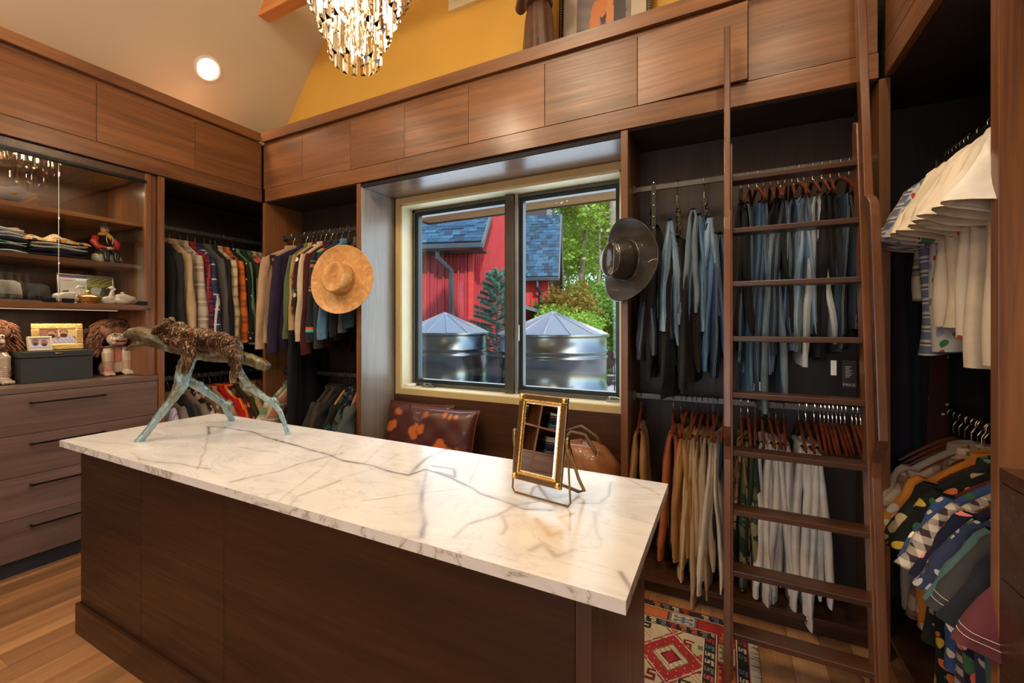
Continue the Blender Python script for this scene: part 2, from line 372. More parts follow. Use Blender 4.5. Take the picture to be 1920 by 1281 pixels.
# crank handles
for cx in (-2.26, -.70):
    m = MB(); z = j0+.006
    m.box(cx-.02, cx+.10, 2.875, 2.925, z, z+.018).lathe([(0, 0), (.016, 0), (.014, .02), (0, .024)], 12, (cx, 2.89, z+.012)).tube([(cx, 2.89, z+.03), (cx+.05, 2.868, z+.036), (cx+.085, 2.865, z+.028)], [.006, .005, .008], 8)
    put('crank_handle', m, plain('crank_metal', (.3,.28,.24), .3, .9), win, smooth=40)
m = MB().lathe([(0, 0), (.045, 0), (.05, .006), (.05, .018), (.044, .022), (0, .022)], 24)
tag(put('votive_lid', m, plain('white_ceramic', (.85,.83,.78), .25), loc=(-2.40, 2.875, .963), smooth=40), 'small round white lid standing on the left end of the window sill', 'lid')
# ================================================================ ceiling beam and downlight
M_BEAM = wood('fir_beam', (.42,.15,.04), (.72,.30,.09), 'X', rough=.5, rnd=2)
def beam(z):
    xa = -1.54-(6.66-z-.02)/1.295+.0; xb = -3.08-xa
    xt = -1.54-(6.66-z-.22)/1.295
    return MB().prism([(xa-.03, 2.27, z), (xb+.03, 2.27, z), (-3.08-xt+.03, 2.27, z+.2), (xt-.03, 2.27, z+.2)], (0, .10, 0))
struct('trim_1', beam(4.09), M_BEAM, bevel=.004)
nrm = Vector((1.295, 0, -1)).normalized()
dl = thing('downlight', 'round white recessed downlight lit in the sloped ceiling above the left cabinets', 'ceiling light', (-3.88, 2.07, zc(-3.88)))
q = nrm.to_track_quat('Z', 'Y').to_euler()
a = put('trim_ring', MB().lathe([(.104, -.002), (.104, .006), (.09, .010), (.078, .004), (.078, -.03)], 40), plain('white_ring', (.8,.78,.74), .4), dl, smooth=40); a.rotation_euler = q
a = put('diffuser', MB().lathe([(.079, .0), (.04, .003), (.0001, .004)], 32), plain('lit_diffuser', (1,1,1), .5, emit=((1,.95,.86), 9)), dl, smooth=True); a.rotation_euler = q
# ================================================================ overhead cabinets
def hpull(): pass
def frange(a, b, s):
    o = [a]
    while o[-1]-s > b+.05: o.append(o[-1]-s)
    return o
oh = thing('overhead_cabinet', 'walnut overhead cabinet run above the window with one door standing ajar', 'cabinet')
put('carcass', MB().box(XL+.03, XR-.03, YB+.022, YW, SOF+.004, CT0), M_GAP, oh)
put('bottom_rail', MB().box(XL+.04, -2.15, YB, YB+.03, SOF, DB-.002).box(-2.1485, XR-.022, YB, YB+.03, SOF, DB-.002), M_WX, oh, bevel=.001)
put('top_rail', MB().box(XL+.02, XR-.02, YB+.004, YB+.03, DT+.003, CT0), M_WX, oh)
put('cornice', MB().prism([(XL+.03, YB-.022, CT0+.004), (XL+.03, YB-.03, CT1), (XL+.03, YW+.04, CT1), (XL+.03, YW+.04, CT0+.004)], (XR-XL-.06, 0, 0)), M_WX, oh)
put('soffit_board', MB().box(XL+.04, XR-.03, YB+.032, YW, SOF-.006, SOF+.002), M_IN, oh)
ex = [-3.678, -3.166, -2.613, -2.077, -1.532, -.985, -.434, .10, .606]
for i in range(8):
    if i == 6:
        d = put('door', MB().box(.0, ex[7]-ex[6]-.003, 0, .02, DB+.001, DT), M_WX, oh, bevel=.0012)
        d.location = (ex[6]+.0015, YB, 0); d.rotation_euler = (R(-0.0), 0, R(-3.2))
    else: put('door', MB().box(ex[i]+.0015, ex[i+1]-.0015, YB, YB+.02, DB+.001, DT), M_WX, oh, bevel=.0012)
def side_over(name, label, xf, sgn, edges):
    o = thing(name, label, 'cabinet'); f = lambda a, b: (min(a, b), max(a, b))
    def bx(a, b, y0, y1, z0, z1): p, q_ = f(xf+sgn*a, xf+sgn*b); return MB().box(p, q_, y0, y1, z0, z1)
    put('carcass', bx(-.022, -.60, edges[-1], YW+.02, SOF+.004, CT0), M_GAP, o)
    put('bottom_rail', bx(0, -.03, edges[-1], YB, SOF, DB-.002), M_WY, o, bevel=.001)
    put('top_rail', bx(-.004, -.03, edges[-1], YB, DT+.003, CT0), M_WY, o)
    put('cornice', bx(.026, -.64, edges[-1], YB-.026, CT0+.004, CT1), M_WY, o, bevel=.004)
    put('soffit_board', bx(-.032, -.60, edges[-1], YW+.02, SOF-.006, SOF+.002), M_IN, o)
    for i in range(len(edges)-1): put('door', bx(0, -.02, edges[i+1]+.0015, edges[i]-.0015, DB+.001, DT), M_WY, o, bevel=.0012)
    return o
side_over('overhead_cabinet', 'walnut overhead cabinet run above the glass display cabinet on the left wall', XL, 1, [YB-.002, 1.883, 1.299, .715, .131, -.45])
side_over('overhead_cabinet', 'shadowed walnut overhead cabinet along the right wall above the white shirts', XR, -1, [YB-.002, 1.883, 1.299, .715, .131, -.45])
# ================================================================ wardrobes
def wardrobe(name, label, panels, back, floorb, rods, mat_side=M_INW):
    o = thing(name, label, 'wardrobe')
    for p in panels: put('side_panel', MB().box(*p), M_WZ, o, bevel=.001)
    for p in back: put('back_panel', MB().box(*p), M_IN, o)
    for p in floorb: put('base_shelf', MB().box(*p), M_DX, o, bevel=.001)
    for (a, b, r) in rods:
        put('closet_rod', MB().obox((Vector(a)+Vector(b))/2, Vector(b)-Vector(a), r and (0, .014, 0) or (.014, 0, 0), (0, 0, .032)), M_ROD, o, bevel=.003)
        for e in (a, b):
            put('rod_bracket', MB().cbox(e, .02 if r else .03, .03 if r else .02, .05), M_ROD, o, bevel=.003)
    return o
RZ1, RZ2, RXL, RXR, RYB = 2.262, 1.052, -4.0, .93, 2.60
wardrobe('open_wardrobe', 'open walnut wardrobe of long sleeved shirts in the left corner', [(-4.3, XL, 1.642, 1.68, 0, SOF-.008)],
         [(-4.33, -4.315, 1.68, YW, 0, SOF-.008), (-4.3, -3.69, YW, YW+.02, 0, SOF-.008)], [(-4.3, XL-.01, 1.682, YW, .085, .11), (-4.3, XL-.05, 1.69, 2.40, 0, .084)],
         [((RXL, 1.684, RZ1), (RXL, 2.79, RZ1), False), ((RXL, 1.684, RZ2), (RXL, 2.79, RZ2), False)])
wardrobe('open_wardrobe', 'open walnut wardrobe of jackets between the corner and the window seat', [(-3.69, -3.652, YB, YW-.002, 0, SOF-.008), (-2.548, -2.508, YB, YW-.002, 0, SOF-.008)],
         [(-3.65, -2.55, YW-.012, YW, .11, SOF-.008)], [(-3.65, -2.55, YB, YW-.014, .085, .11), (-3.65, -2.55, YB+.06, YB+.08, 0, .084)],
         [((-3.65, RYB, RZ1+.02), (-2.55, RYB, RZ1+.02), True), ((-3.65, RYB, RZ2+.01), (-2.55, RYB, RZ2+.01), True)])
wardrobe('open_wardrobe', 'open walnut wardrobe of jeans and trousers right of the window behind the ladder', [(-.524, -.486, YB, YW-.002, 0, SOF-.008), (.609, .649, YB, YW-.002, 0, SOF-.008)],
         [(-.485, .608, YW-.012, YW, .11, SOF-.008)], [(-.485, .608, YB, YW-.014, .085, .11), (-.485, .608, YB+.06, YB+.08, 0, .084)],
         [((-.485, RYB, RZ1+.018), (.608, RYB, RZ1+.018), True), ((-.485, RYB, RZ2+.012), (.608, RYB, RZ2+.012), True)])
wardrobe('open_wardrobe', 'dark open wardrobe of white and patterned shirts on the right wall', [(XR, 1.20, 1.545, 1.583, 0, SOF-.008)],
         [(1.205, 1.22, 1.583, YW, 0, SOF-.008), (.66, 1.2, YW, YW+.02, 0, SOF-.008)], [(.65, 1.2, 1.585, YW, .085, .11), (.69, .71, 1.585, YB-.002, 0, .084)],
         [((RXR, 1.586, RZ1), (RXR, 2.79, RZ1), False), ((RXR, 1.586, RZ2+.02), (RXR, 2.79, RZ2+.02), False)])
# ================================================================ window seat niche
ws_ = thing('window_seat', 'walnut window seat niche lined with panels under the two pane window', 'bench')
put('seat_board', MB().box(-2.506, -.526, YB-.002, YW-.002, .425, .455), M_DX, ws_, bevel=.003)
put('seat_front', MB().box(-2.506, -.526, YB+.02, YB+.04, .08, .424), M_DX, ws_)
put('seat_back', MB().box(-2.506, -.526, YW-.016, YW-.002, .456, .904), M_DX, ws_)
put('niche_ceiling', MB().box(-2.506, -.526, YB+.034, YW-.002, SOF-.034, SOF-.009), wood('satin_walnut', (.12,.07,.045), (.25,.16,.11), 'X', rough=.3, coat=.5), ws_)
put('niche_side', MB().box(-2.507, -2.500, YB+.004, YW-.002, .456, SOF-.036), wood('satin_walnut_z', (.20,.165,.14), (.42,.36,.31), 'Z', rough=.30, coat=.6), ws_)  # side panel lightened in colour to stand for window glare
put('shadow_gap', MB().box(-2.506, -.526, YB+.012, YB+.032, SOF-.03, SOF-.012), M_GAP, ws_)
# ================================================================ left chest of drawers and display cabinet
def chest(name, label, xf, sgn, ys, handles=True, mat=M_DR):
    o = thing(name, label, 'drawers'); f = lambda a, b: (min(xf+sgn*a, xf+sgn*b), max(xf+sgn*a, xf+sgn*b))
    def bx(a, b, y0, y1, z0, z1): p, q_ = f(a, b); return MB().box(p, q_, y0, y1, z0, z1)
    y0, y1 = ys[-1], ys[0]
    put('carcass', bx(-.022, -.60, y0, y1, .106, 1.078), M_GAP, o)
    put('top', bx(0, -.60, y0, y1, 1.080, 1.115), mat, o, bevel=.0015)
    put('toe_kick', bx(-.06, -.08, y0, y1, 0, .105), plain('toe_kick', (.03,.035,.04), .5), o)
    for i in range(len(ys)-1):
        for k in range(4):
            z1 = 1.0765-k*.243; z0 = z1-.240
            d = put('drawer', bx(0, -.02, ys[i+1]+.002, ys[i]-.002, z0, z1), mat, o, bevel=.0012)
            yc = (ys[i]+ys[i+1])/2
            if handles:
                p = xf+sgn*.035; h = MB().cbox((p, yc, z1-.057), .010, .345, .010)
                for q_ in (-.165, .165): h.cbox((xf+sgn*.017, yc+q_, z1-.057), .036, .010, .010)
                put('handle', h, M_BLK, d, bevel=.001)
    return o
chest('chest_of_drawers', 'grey brown walnut chest of drawers with black bar pulls on the left wall', XL, 1, [1.638, .69, -.26])
chest('chest_of_drawers', 'dark walnut chest of drawers at the right edge beside the patterned shirts', XR, -1, [1.543, .60, -.35], mat=M_DX)
put('splash_panel', MB().box(1.19, 1.2, -.35, 1.543, 1.116, SOF-.01), M_WZ, tag(thing('back_panel', 'reddish walnut wall panel above the right chest of drawers', 'panel'), 'reddish walnut wall panel above the right chest of drawers', 'panel'))
dc = thing('display_cabinet', 'walnut display cabinet with two frameless glass doors above the drawers', 'cabinet')
put('back_panel', MB().box(-4.32, -4.305, -.26, 1.638, 1.118, SOF-.01), M_INW, dc)
put('side_panel', MB().box(-4.3, -3.73, 1.575, 1.638, 1.117, SOF-.01), M_WZ, dc, bevel=.001)
put('door_frame', MB().box(-3.745, -3.705, 1.563, 1.60, 1.60, SOF-.012), M_WZ, dc, bevel=.002)
put('base_shelf', MB().box(-4.3, -3.702, -.26, 1.574, 1.586, 1.622), M_WY, dc, bevel=.0015)
for z in (1.885, 2.185): put('shelf', MB().box(-4.3, -3.755, -.26, 1.574, z, z+.026), M_WY, dc, bevel=.0015)
put('header', MB().box(-4.3, -3.712, -.26, 1.574, 2.515, SOF-.012), M_DX, dc)
put('header_track', MB().box(-3.735, -3.695, -.26, 1.57, 2.495, 2.514), M_BLK, dc)
gl = glass('cabinet_glass', (.93, .95, .94), spec_only=True, ior=1.62)
for (y0, y1) in ((.19, .655), (.66, 1.1255), (1.1285, 1.56)):
    g = put('glass_door', MB().box(-3.722, -3.716, y0, y1, 1.626, 2.494), gl, dc)
    if y1 < 1.2: put('edge', MB().box(-3.7225, -3.7155, y1-.001, y1+.0005, 1.626, 2.494), plain('glass_edge', (.75,.85,.8), .2), g)
for y in (1.085, 1.17, 1.553): put('glass_clip', MB().box(-3.728, -3.695, y-.03, y+.022, 1.623, 1.650), M_BLK, dc, bevel=.003)
put('light_strip', MB().box(-3.95, -3.944, .0, 1.50, 1.582, 1.5855), plain('led', (1,1,1), .5, emit=((1,.72,.45), .55)), dc)  # added glowing line beneath the base shelf, not a visible lamp
for (px_, py_, pz_, pw_) in ((-4.0, .9, 2.50, 2.4), (-4.05, 1.2, 2.50, 1.6), (-3.84, .9, 2.17, .9), (-3.84, 1.2, 1.88, 1.1), (-3.9, 1.1, 1.575, 1.5)):
    lamp('cabinet_strip_lamp', 'AREA', (px_, py_, pz_), pw_, WARM, .05, (px_, py_, 0), sizey=.5)  # added lamps without fixtures, filling the cabinet with warm light
# ================================================================ island
IX0, IX1, IY0, IY1, IZ = -2.925, -.182, .888, 1.612, .915
isl = thing('island_cabinet', 'dark walnut island cabinet with a plinth in the middle of the room', 'island')
M_ISX = wood('island_walnut_x', (.018,.0065,.0028), (.066,.026,.010), 'X', rough=.38, coat=.06, spec=.3); M_ISZ = M_DZ
px = [-2.78, -2.21, -1.62, -.30]
put('core', MB().box(-2.77, -.31, .945, 1.575, .02, .884), M_GAP, isl)
for a, b in zip(px[:-1], px[1:]):
    put('front_panel', MB().box(a+.0008, b-.0008, .918, .944, .03, .884), M_ISX, isl, bevel=.0008)
    put('back_panel', MB().box(a+.0008, b-.0008, 1.576, 1.60, .03, .884), M_ISX, isl, bevel=.0008)
put('end_panel', MB().box(-2.782, -2.771, .919, 1.60, .03, .884), M_ISX, isl)
put('end_panel', MB().box(-.30, -.262, .919, 1.602, .0, .884), M_ISZ, isl, bevel=.001)
put('plinth', MB().box(-2.797, -.2635, .903, .9175, 0, .143).box(-2.797, -2.783, .917, 1.60, 0, .143).box(-2.797, -.2635, 1.602, 1.615, 0, .143), M_ISX, isl, bevel=.0015)
# marble slab painted with its real veins (object colour in a vertex attribute)
def marble():
    nx, ny = 640, 170
    xs = np.linspace(IX0, IX1, nx); ys = np.linspace(IY0, IY1, ny)
    X, Y = np.meshgrid(xs, ys); P = np.stack([X.ravel(), Y.ravel()], 1)
    col = np.ones((len(P), 3))*np.array([.80, .79, .80])
    s_, c_ = math.sin(YAW), math.cos(YAW)
    def gz(u, v):
        k = (u-960)/FPX; t = (CAMH-IZ)/((v-CYP)/FPX); return (-s_+c_*k)*t, (c_+s_*k)*t
    rg = np.random.RandomState(5)
    ph = rg.rand(12, 4)*6.28; fr_ = rg.rand(12, 2)*26-13
    def wob(P, k, amp):
        o = np.zeros(len(P))
        for i in range(6): o += np.sin(P[:, 0]*fr_[(i+k) % 12, 0]*(1+i*.6)+P[:, 1]*fr_[(i+k) % 12, 1]*(1+i*.6)+ph[(i+k) % 12, 0])/(1+i*.6)
        return o*amp
    Q = P+np.stack([wob(P, 0, .006), wob(P, 5, .006)], 1)
    def vein(pix, w, c, a, seed=0):
        nonlocal col
        pts = [np.array(gz(u, v)) for u, v in pix]; d = np.full(len(P), 9.)
        for p, q in zip(pts[:-1], pts[1:]):
            e = q-p; t = np.clip(((Q-p)@e)/(e@e), 0, 1); d = np.minimum(d, np.linalg.norm(Q-p-t[:, None]*e, axis=1))
        br = .74+.26*np.sin(wob(P, seed, 1.6)*2.)
        m = np.exp(-(d/(w*1.35))**2)*np.minimum(1, a*1.2)*br; m2 = np.exp(-(d/(w*4.5))**2)*a*.16
        mm = np.clip(m+m2, 0, 1)[:, None]; col = col*(1-mm)+np.array(c)*mm
    G, T, O, DK = (.25,.22,.21), (.45,.36,.28), (.62,.33,.10), (.12,.09,.10)
    V = [([(390,815),(389,800),(470,808),(520,825),(560,838),(640,862),(700,874),(765,893),(800,880),(850,897),(900,925),(935,935),(985,952),(1030,955)], .0035, DK, .95),
         ([(765,893),(800,860),(830,848),(850,835)], .006, G, .8), ([(800,880),(790,925),(785,960),(795,985),(790,1010)], .0055, G, .65),
         ([(812,873),(850,880),(855,895),(820,885)], .004, G, .8), ([(680,940),(760,930),(860,918)], .0018, T, .7),
         ([(850,1010),(880,985),(930,965),(965,945),(1010,940)], .0045, G, .65), ([(865,1035),(885,1065),(875,1040)], .006, G, .6),
         ([(935,1000),(945,985),(940,965)], .005, G, .5), ([(1010,970),(1030,1000),(1060,990),(1045,968),(1070,962)], .007, O, .75),
         ([(990,1030),(1020,1015),(1040,1040),(1070,1030)], .007, G, .55), ([(1145,903),(1140,930),(1120,945),(1085,942)], .0030, G, .7),
         ([(1165,1075),(1180,1100),(1190,1120)], .005, G, .7), ([(1115,960),(1120,1000),(1130,1010)], .004, G, .35), ([(1130,940),(1110,990),(1090,1010)], .005, (.5,.5,.5), .35),
         ([(389,800),(386,830),(380,850),(372,880)], .0018, T, .7), ([(260,860),(330,868),(395,880)], .0025, DK, .55), ([(430,905),(520,885),(560,870),(640,850)], .0028, G, .65),
         ([(520,940),(600,880),(640,835)], .002, T, .5), ([(330,890),(345,905)], .004, G, .6), ([(680,780),(760,790),(680,870)], .0015, T, .4),
         ([(880,905),(890,880),(905,860)], .0022, T, .6), ([(640,895),(700,880),(750,850)], .0018, T, .45), ([(1180,900),(1240,930)], .002, T, .5), ([(1150,905),(1230,920)], .002, T, .35),
         ([(450,838),(480,845),(520,848)], .0016, G, .6), ([(150,825),(250,835),(330,815)], .004, T, .35), ([(1185,975),(1225,985)], .003, G, .35),
         ([(520,985),(560,930),(640,900)], .005, G, .4), ([(250,850),(300,900),(380,905)], .003, T, .35), ([(700,1000),(790,1015),(840,1060)], .003, T, .35), ([(1080,870),(1130,890),(1200,900)], .0025, T, .4)]
    for i, (p, w, c, a) in enumerate(V): vein(p, w, c, a, i)
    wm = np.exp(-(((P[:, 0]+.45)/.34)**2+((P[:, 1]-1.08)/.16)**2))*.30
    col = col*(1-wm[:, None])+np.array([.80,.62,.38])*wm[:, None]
    b = wob(P, 3, .5)*.04; col *= (1+b)[:, None]
    mb = MB(); mb.v = [(x, y, IZ) for x, y in P]
    mb.f = [(j*nx+i, j*nx+i+1, (j+1)*nx+i+1, (j+1)*nx+i) for j in range(ny-1) for i in range(nx-1)]
    me = mb.mesh('polished_face'); setcol(me, np.clip(col, 0, 1)); return me
slab = thing('marble_worktop', 'white marble worktop with grey and amber veins on the dark island', 'worktop')
m, nt, b = newmat('marble'); va = N(nt, 'ShaderNodeVertexColor', layer_name='Col'); tv = tex(nt, (1, 1.7, 1))
f1 = noise(nt, tv, 2.6, 8, .62, 1.6); vn = math_(nt, 'ABSOLUTE', math_(nt, 'SUBTRACT', f1, .5)); vn = ramp(nt, vn, [(0, .80), (.01, .96), (.04, 1.)])
f2 = noise(nt, tv, 5, 5, .6, .8)
L(nt, mixc(nt, .6, mixc(nt, .9, va.outputs[0], vn, 'MULTIPLY'), ramp(nt, f2, [(.35, .88), (.6, 1.)]), 'MULTIPLY'), b.inputs['Base Color'])
b.inputs['Roughness'].default_value = .20; b.inputs['Specular IOR Level'].default_value = .38
MC['marble'] = m
put('polished_face', marble(), m, slab)
m2, nt, b = newmat('marble_edge'); tv = tex(nt); f1 = noise(nt, tv, 3.2, 8, .62, 1.8); vn = math_(nt, 'ABSOLUTE', math_(nt, 'SUBTRACT', f1, .5))
L(nt, ramp(nt, vn, [(0, (.40,.35,.30)), (.02, (.72,.68,.62)), (.06, (.80,.775,.75))]), b.inputs['Base Color']); b.inputs['Roughness'].default_value = .14
put('slab_body', MB().box(IX0, IX1, IY0, IY1, IZ-.030, IZ-.0006), m2, slab)
# ================================================================ library ladder
ld = thing('library_ladder', 'tall leaning walnut library ladder with bowed handrails and flat treads', 'ladder')
LX0, LX1 = .0305, .494
def ly(z): return 1.992+.115*z
M_LDX = wood('ladder_wood_x', (.032,.012,.006), (.105,.040,.017), 'X', rough=.34, coat=.15)
def rail(x0, x1):
    m = MB()
    st = [(ly(0), 0), (ly(2.33), 2.33), (ly(2.36)+.06, 2.36), (ly(2.3)+.075, 2.3), (ly(0)+.075, 0)]
    m.prism([(x0, y, z) for y, z in st], (x1-x0, 0, 0))
    return m
def hand(x0, x1, top):
    F = [(.0, -.03), (.9, -.03), (.96, -.045), (1.02, -.10), (1.06, -.125), (1.9, -.125), (1.955, -.12), (1.985, -.09), (2.0, -.055), (top, -.055)]
    B = [(top, .0), (2.0, .0), (1.93, -.04), (1.90, -.082), (1.86, -.09), (1.10, -.09), (1.04, -.08), (.99, -.03), (.93, -.0025), (0, -.0025)]
    m = MB(); n = len(F)
    V = []
    for (z, o) in F: V += [(x0, ly(z)+o, z), (x1, ly(z)+o, z)]
    for (z, o) in reversed(B): V += [(x0, ly(z)+o, z), (x1, ly(z)+o, z)]
    fs = []
    for i in range(n-1):
        a = 2*i; b_ = 2*n+2*i
        fs += [(a, a+1, a+3, a+2), (b_, b_+2, b_+3, b_+1), (a, a+2, b_+2, b_), (a+1, b_+1, b_+3, a+3)]
    fs += [(0, 2*n, 2*n+1, 1), (2*n-2, 2*n-1, 4*n-1, 4*n-2)]
    return m.add(V, fs)
put('stile', rail(LX0-.03, LX0), M_LAD, ld, bevel=.003); put('stile', rail(LX1, LX1+.028), M_LAD, ld, bevel=.003)
put('handrail', hand(-.006, .022, 2.90), M_LAD, ld, bevel=.004); put('handrail', hand(.499, .53, 3.15), M_LAD, ld, bevel=.004)
for n in range(-1, 9):
    z = 2.1745-n*.248
    if n == -1: continue
    put('tread', MB().box(LX0-.001, LX1+.002, ly(z), ly(z)+.085, z-.024, z), M_LDX, ld, bevel=.003)
# ================================================================ hangers and garments
# garment frame: origin on the rod, x along the rod (thickness), -y towards the room, z down
def hook_pts(): 
    p = [(0, .0+.021*math.cos(a), .0+.021*math.sin(a)) for a in [math.pi*(1.12-.19*i) for i in range(8)]]
    return [(0, y, z) for _, y, z in p]+[(0, .012, -.03), (0, 0, -.05), (0, 0, -.085)]
HK = MB().tube(hook_pts(), .0022, 5).mesh('hook'); HK.materials.append(M_STEEL)
def bar_mesh(w, drop, r=.010, flat=1.2, z0=-.082):
    pts = [(0, w*t, z0-drop*abs(t)**1.25) for t in [i/7 for i in range(-7, 8)]]
    rs = [r*(.75+.5*(1-abs(i/7))) for i in range(-7, 8)]
    return MB().tube(pts, rs, 7, flat=flat).mesh('shoulder_bar')
SB = bar_mesh(.195, .125, .009, 1.1, -.112); TB = bar_mesh(.185, .105, .0095, .8, -.080)
CB = MB().tube([(0, -.17, -.185), (0, .17, -.185)], .006, 7).mesh('trouser_bar')
HM = [M_HANG, plain('black_hanger', (.015,.014,.013), .35), plain('grey_hanger', (.10,.10,.10), .5), wood('hanger_orange', (.33,.10,.025), (.62,.24,.07), 'Z', rough=.3, scale=3)]
BMC = {}
def hanger(loc, rz, mi=0, bar=False, label=None, group=None, clip=False, scale=1):
    t = thing('coat_hanger', label, 'hanger', loc, rz, group)
    t.scale = (scale,)*3
    hk = bpy.data.objects.new('hook', HK); COL.objects.link(hk); hk.parent = t
    for nm, me in (('shoulder_bar', SB if not bar else TB),)+((('trouser_bar', CB),) if bar else ()):
        k = (me.name, mi)
        if k not in BMC: c = me.copy(); c.materials.append(HM[mi]); BMC[k] = c
        o = bpy.data.objects.new(nm, BMC[k]); COL.objects.link(o); o.parent = t
    return t
def shirt(loc, rz, mat, rnd, label, face=1, stitch=False, name='shirt', cat='shirt', L_=.73, W_=.225, T=.030, T2=.045, sl='long', group=None, flare=.0, collar=True, top=-.085, mat2=None, sbend=0, open_=0, armout=.02):
    g = thing(name, label, cat, loc, rz, group); g.rotation_euler = (0, 0, rz)
    ph = [rnd.random()*6.28 for _ in range(6)]; lean = (rnd.random()-.5)*.03
    nr, nc = 20, 36
    def body(u, v):
        a = 2*math.pi*u; z = v
        # width profile: neck, shoulder slope, side, hem
        if v < .17:
            q = v/.17; w = .055+(W_-.055)*q**1.02; zz = top-.02-.125*q**1.15; t = .018+(T-.018)*q
        else:
            q = (v-.17)/.83; w = W_*(1-.06*math.sin(q*2.2)+.05*q+flare*q); zz = top-.145-(L_-.145)*q; t = T+(T2-T)*q
        ca, sa = math.cos(a), math.sin(a)
        y = w*math.copysign(abs(ca)**.8, ca)
        fold = math.sin(y*34+ph[0]+q*1.2)*.35+math.sin(y*61+ph[1]-q*2)*.22+math.sin(y*17+ph[2])*.35
        amp = (.002 if v < .17 else .003+.015*q)
        x = t*math.copysign(abs(sa)**.6, sa)*(.85+.25*fold)+amp*fold+lean*(q if v >= .17 else 0)
        if v >= .17: zz += .012*q*math.sin(y*13+ph[3])*(1 if q > .8 else .3); y += .01*q*math.sin(q*7+ph[4])
        return (x, y, zz)
    def far(f): return lambda u, v: (lambda p: (p[0], p[1] if p[1] < 0 else p[1]*.74, p[2]))(f(u, v))
    m = MB().grid(far(body), nc, nr, cu=True)
    if name in ('robe', 'coat'): pass
    b = put('body', m, mat, g, smooth=True)
    if sl != 'tee' and name == 'shirt' and face:
        def pl(u, v):
            p = body(.25+(u-.5)*.10 if face > 0 else .75+(u-.5)*.10, .10+.885*v); q = body(.25 if face > 0 else .75, .10+.885*v)
            return (p[0]+face*.0035, (p[1]-q[1])*.6+q[1], p[2])
        pk = put('placket', MB().grid(far(pl), 4, 20), mat2 or mat, g, smooth=True)
    for sgn in (-1, 1):
        n_, k_ = 12, 14
        ln = {'long': L_*.90, 'short': .26, 'tee': .19}[sl]; r0, r1 = {'long': (.060, .040), 'short': (.075, .098), 'tee': (.075, .075)}[sl]
        oa = (rnd.random()-.3)*.02; xo = (rnd.random()-.5)*.03
        def slv(u, v):
            a = 2*math.pi*u
            if sl == 'long': yy = W_*.80+armout*v*1.2+.035*math.sin(v*1.8); zz = top-.130-ln*v; th = .026+.006*v; tiltc = 0
            else: yy = W_*.78+ln*.42*v; zz = top-.125-ln*.93*v; th = .030+.020*v; tiltc = .5
            r = r0+(r1-r0)*v
            if v < .08: r *= .8
            if sl == 'long' and v > .93: r *= .85
            rr_ = r*math.cos(a); tt = th*math.sin(a)*(1+.22*math.sin(v*5+ph[5]+a*3))
            wr = .004*math.sin(v*9+ph[1]+3*a)+.0025*math.sin(v*17+ph[2]+2*a)
            y = yy+rr_*(1-tiltc*.25)+wr; z = zz-rr_*tiltc*-.45
            return (xo*v+tt+.006*math.sin(v*9+ph[3]+a), sgn*(y+oa*v), z)
        sm = MB().grid(far(slv), k_, n_, cu=True)
        so = put('sleeve', sm, mat, g, smooth=True)
        if stitch:
            stm = MB()
            for vv in (.84, .90): stm.tube([far(lambda u, v: (lambda p: (p[0]*1.03+.001*math.cos(u), p[1], p[2]))(slv(u, v)))(i/24, vv) for i in range(25)], .0011, 4)
            put('topstitching', stm, fab('plain', (.62,.58,.52)), so)
        if sl == 'long':
            zc_ = top-.130-ln; yy = (W_*.80+armout*1.2+.035*math.sin(1.8)+oa)*sgn
            put('cuff', MB().grid(far(lambda u, v: (xo+.026*math.sin(2*math.pi*u), yy+.043*math.cos(2*math.pi*u), zc_+.045-.055*v)), 12, 3, cu=True), mat2 or mat, so, smooth=True)
    if collar:
        def col(u, v):
            a = 2*math.pi*u; rr_ = 1+.35*math.sin(v*math.pi*.5)
            return (.026*math.sin(a)*rr_, .062*math.cos(a)*rr_, top-.022+.042*math.sin(v*math.pi*.95)-.02*v-.012*abs(math.cos(a)))
        put('collar', MB().grid(col, 18, 6, cu=True), mat2 or mat, g, smooth=True)
    return g
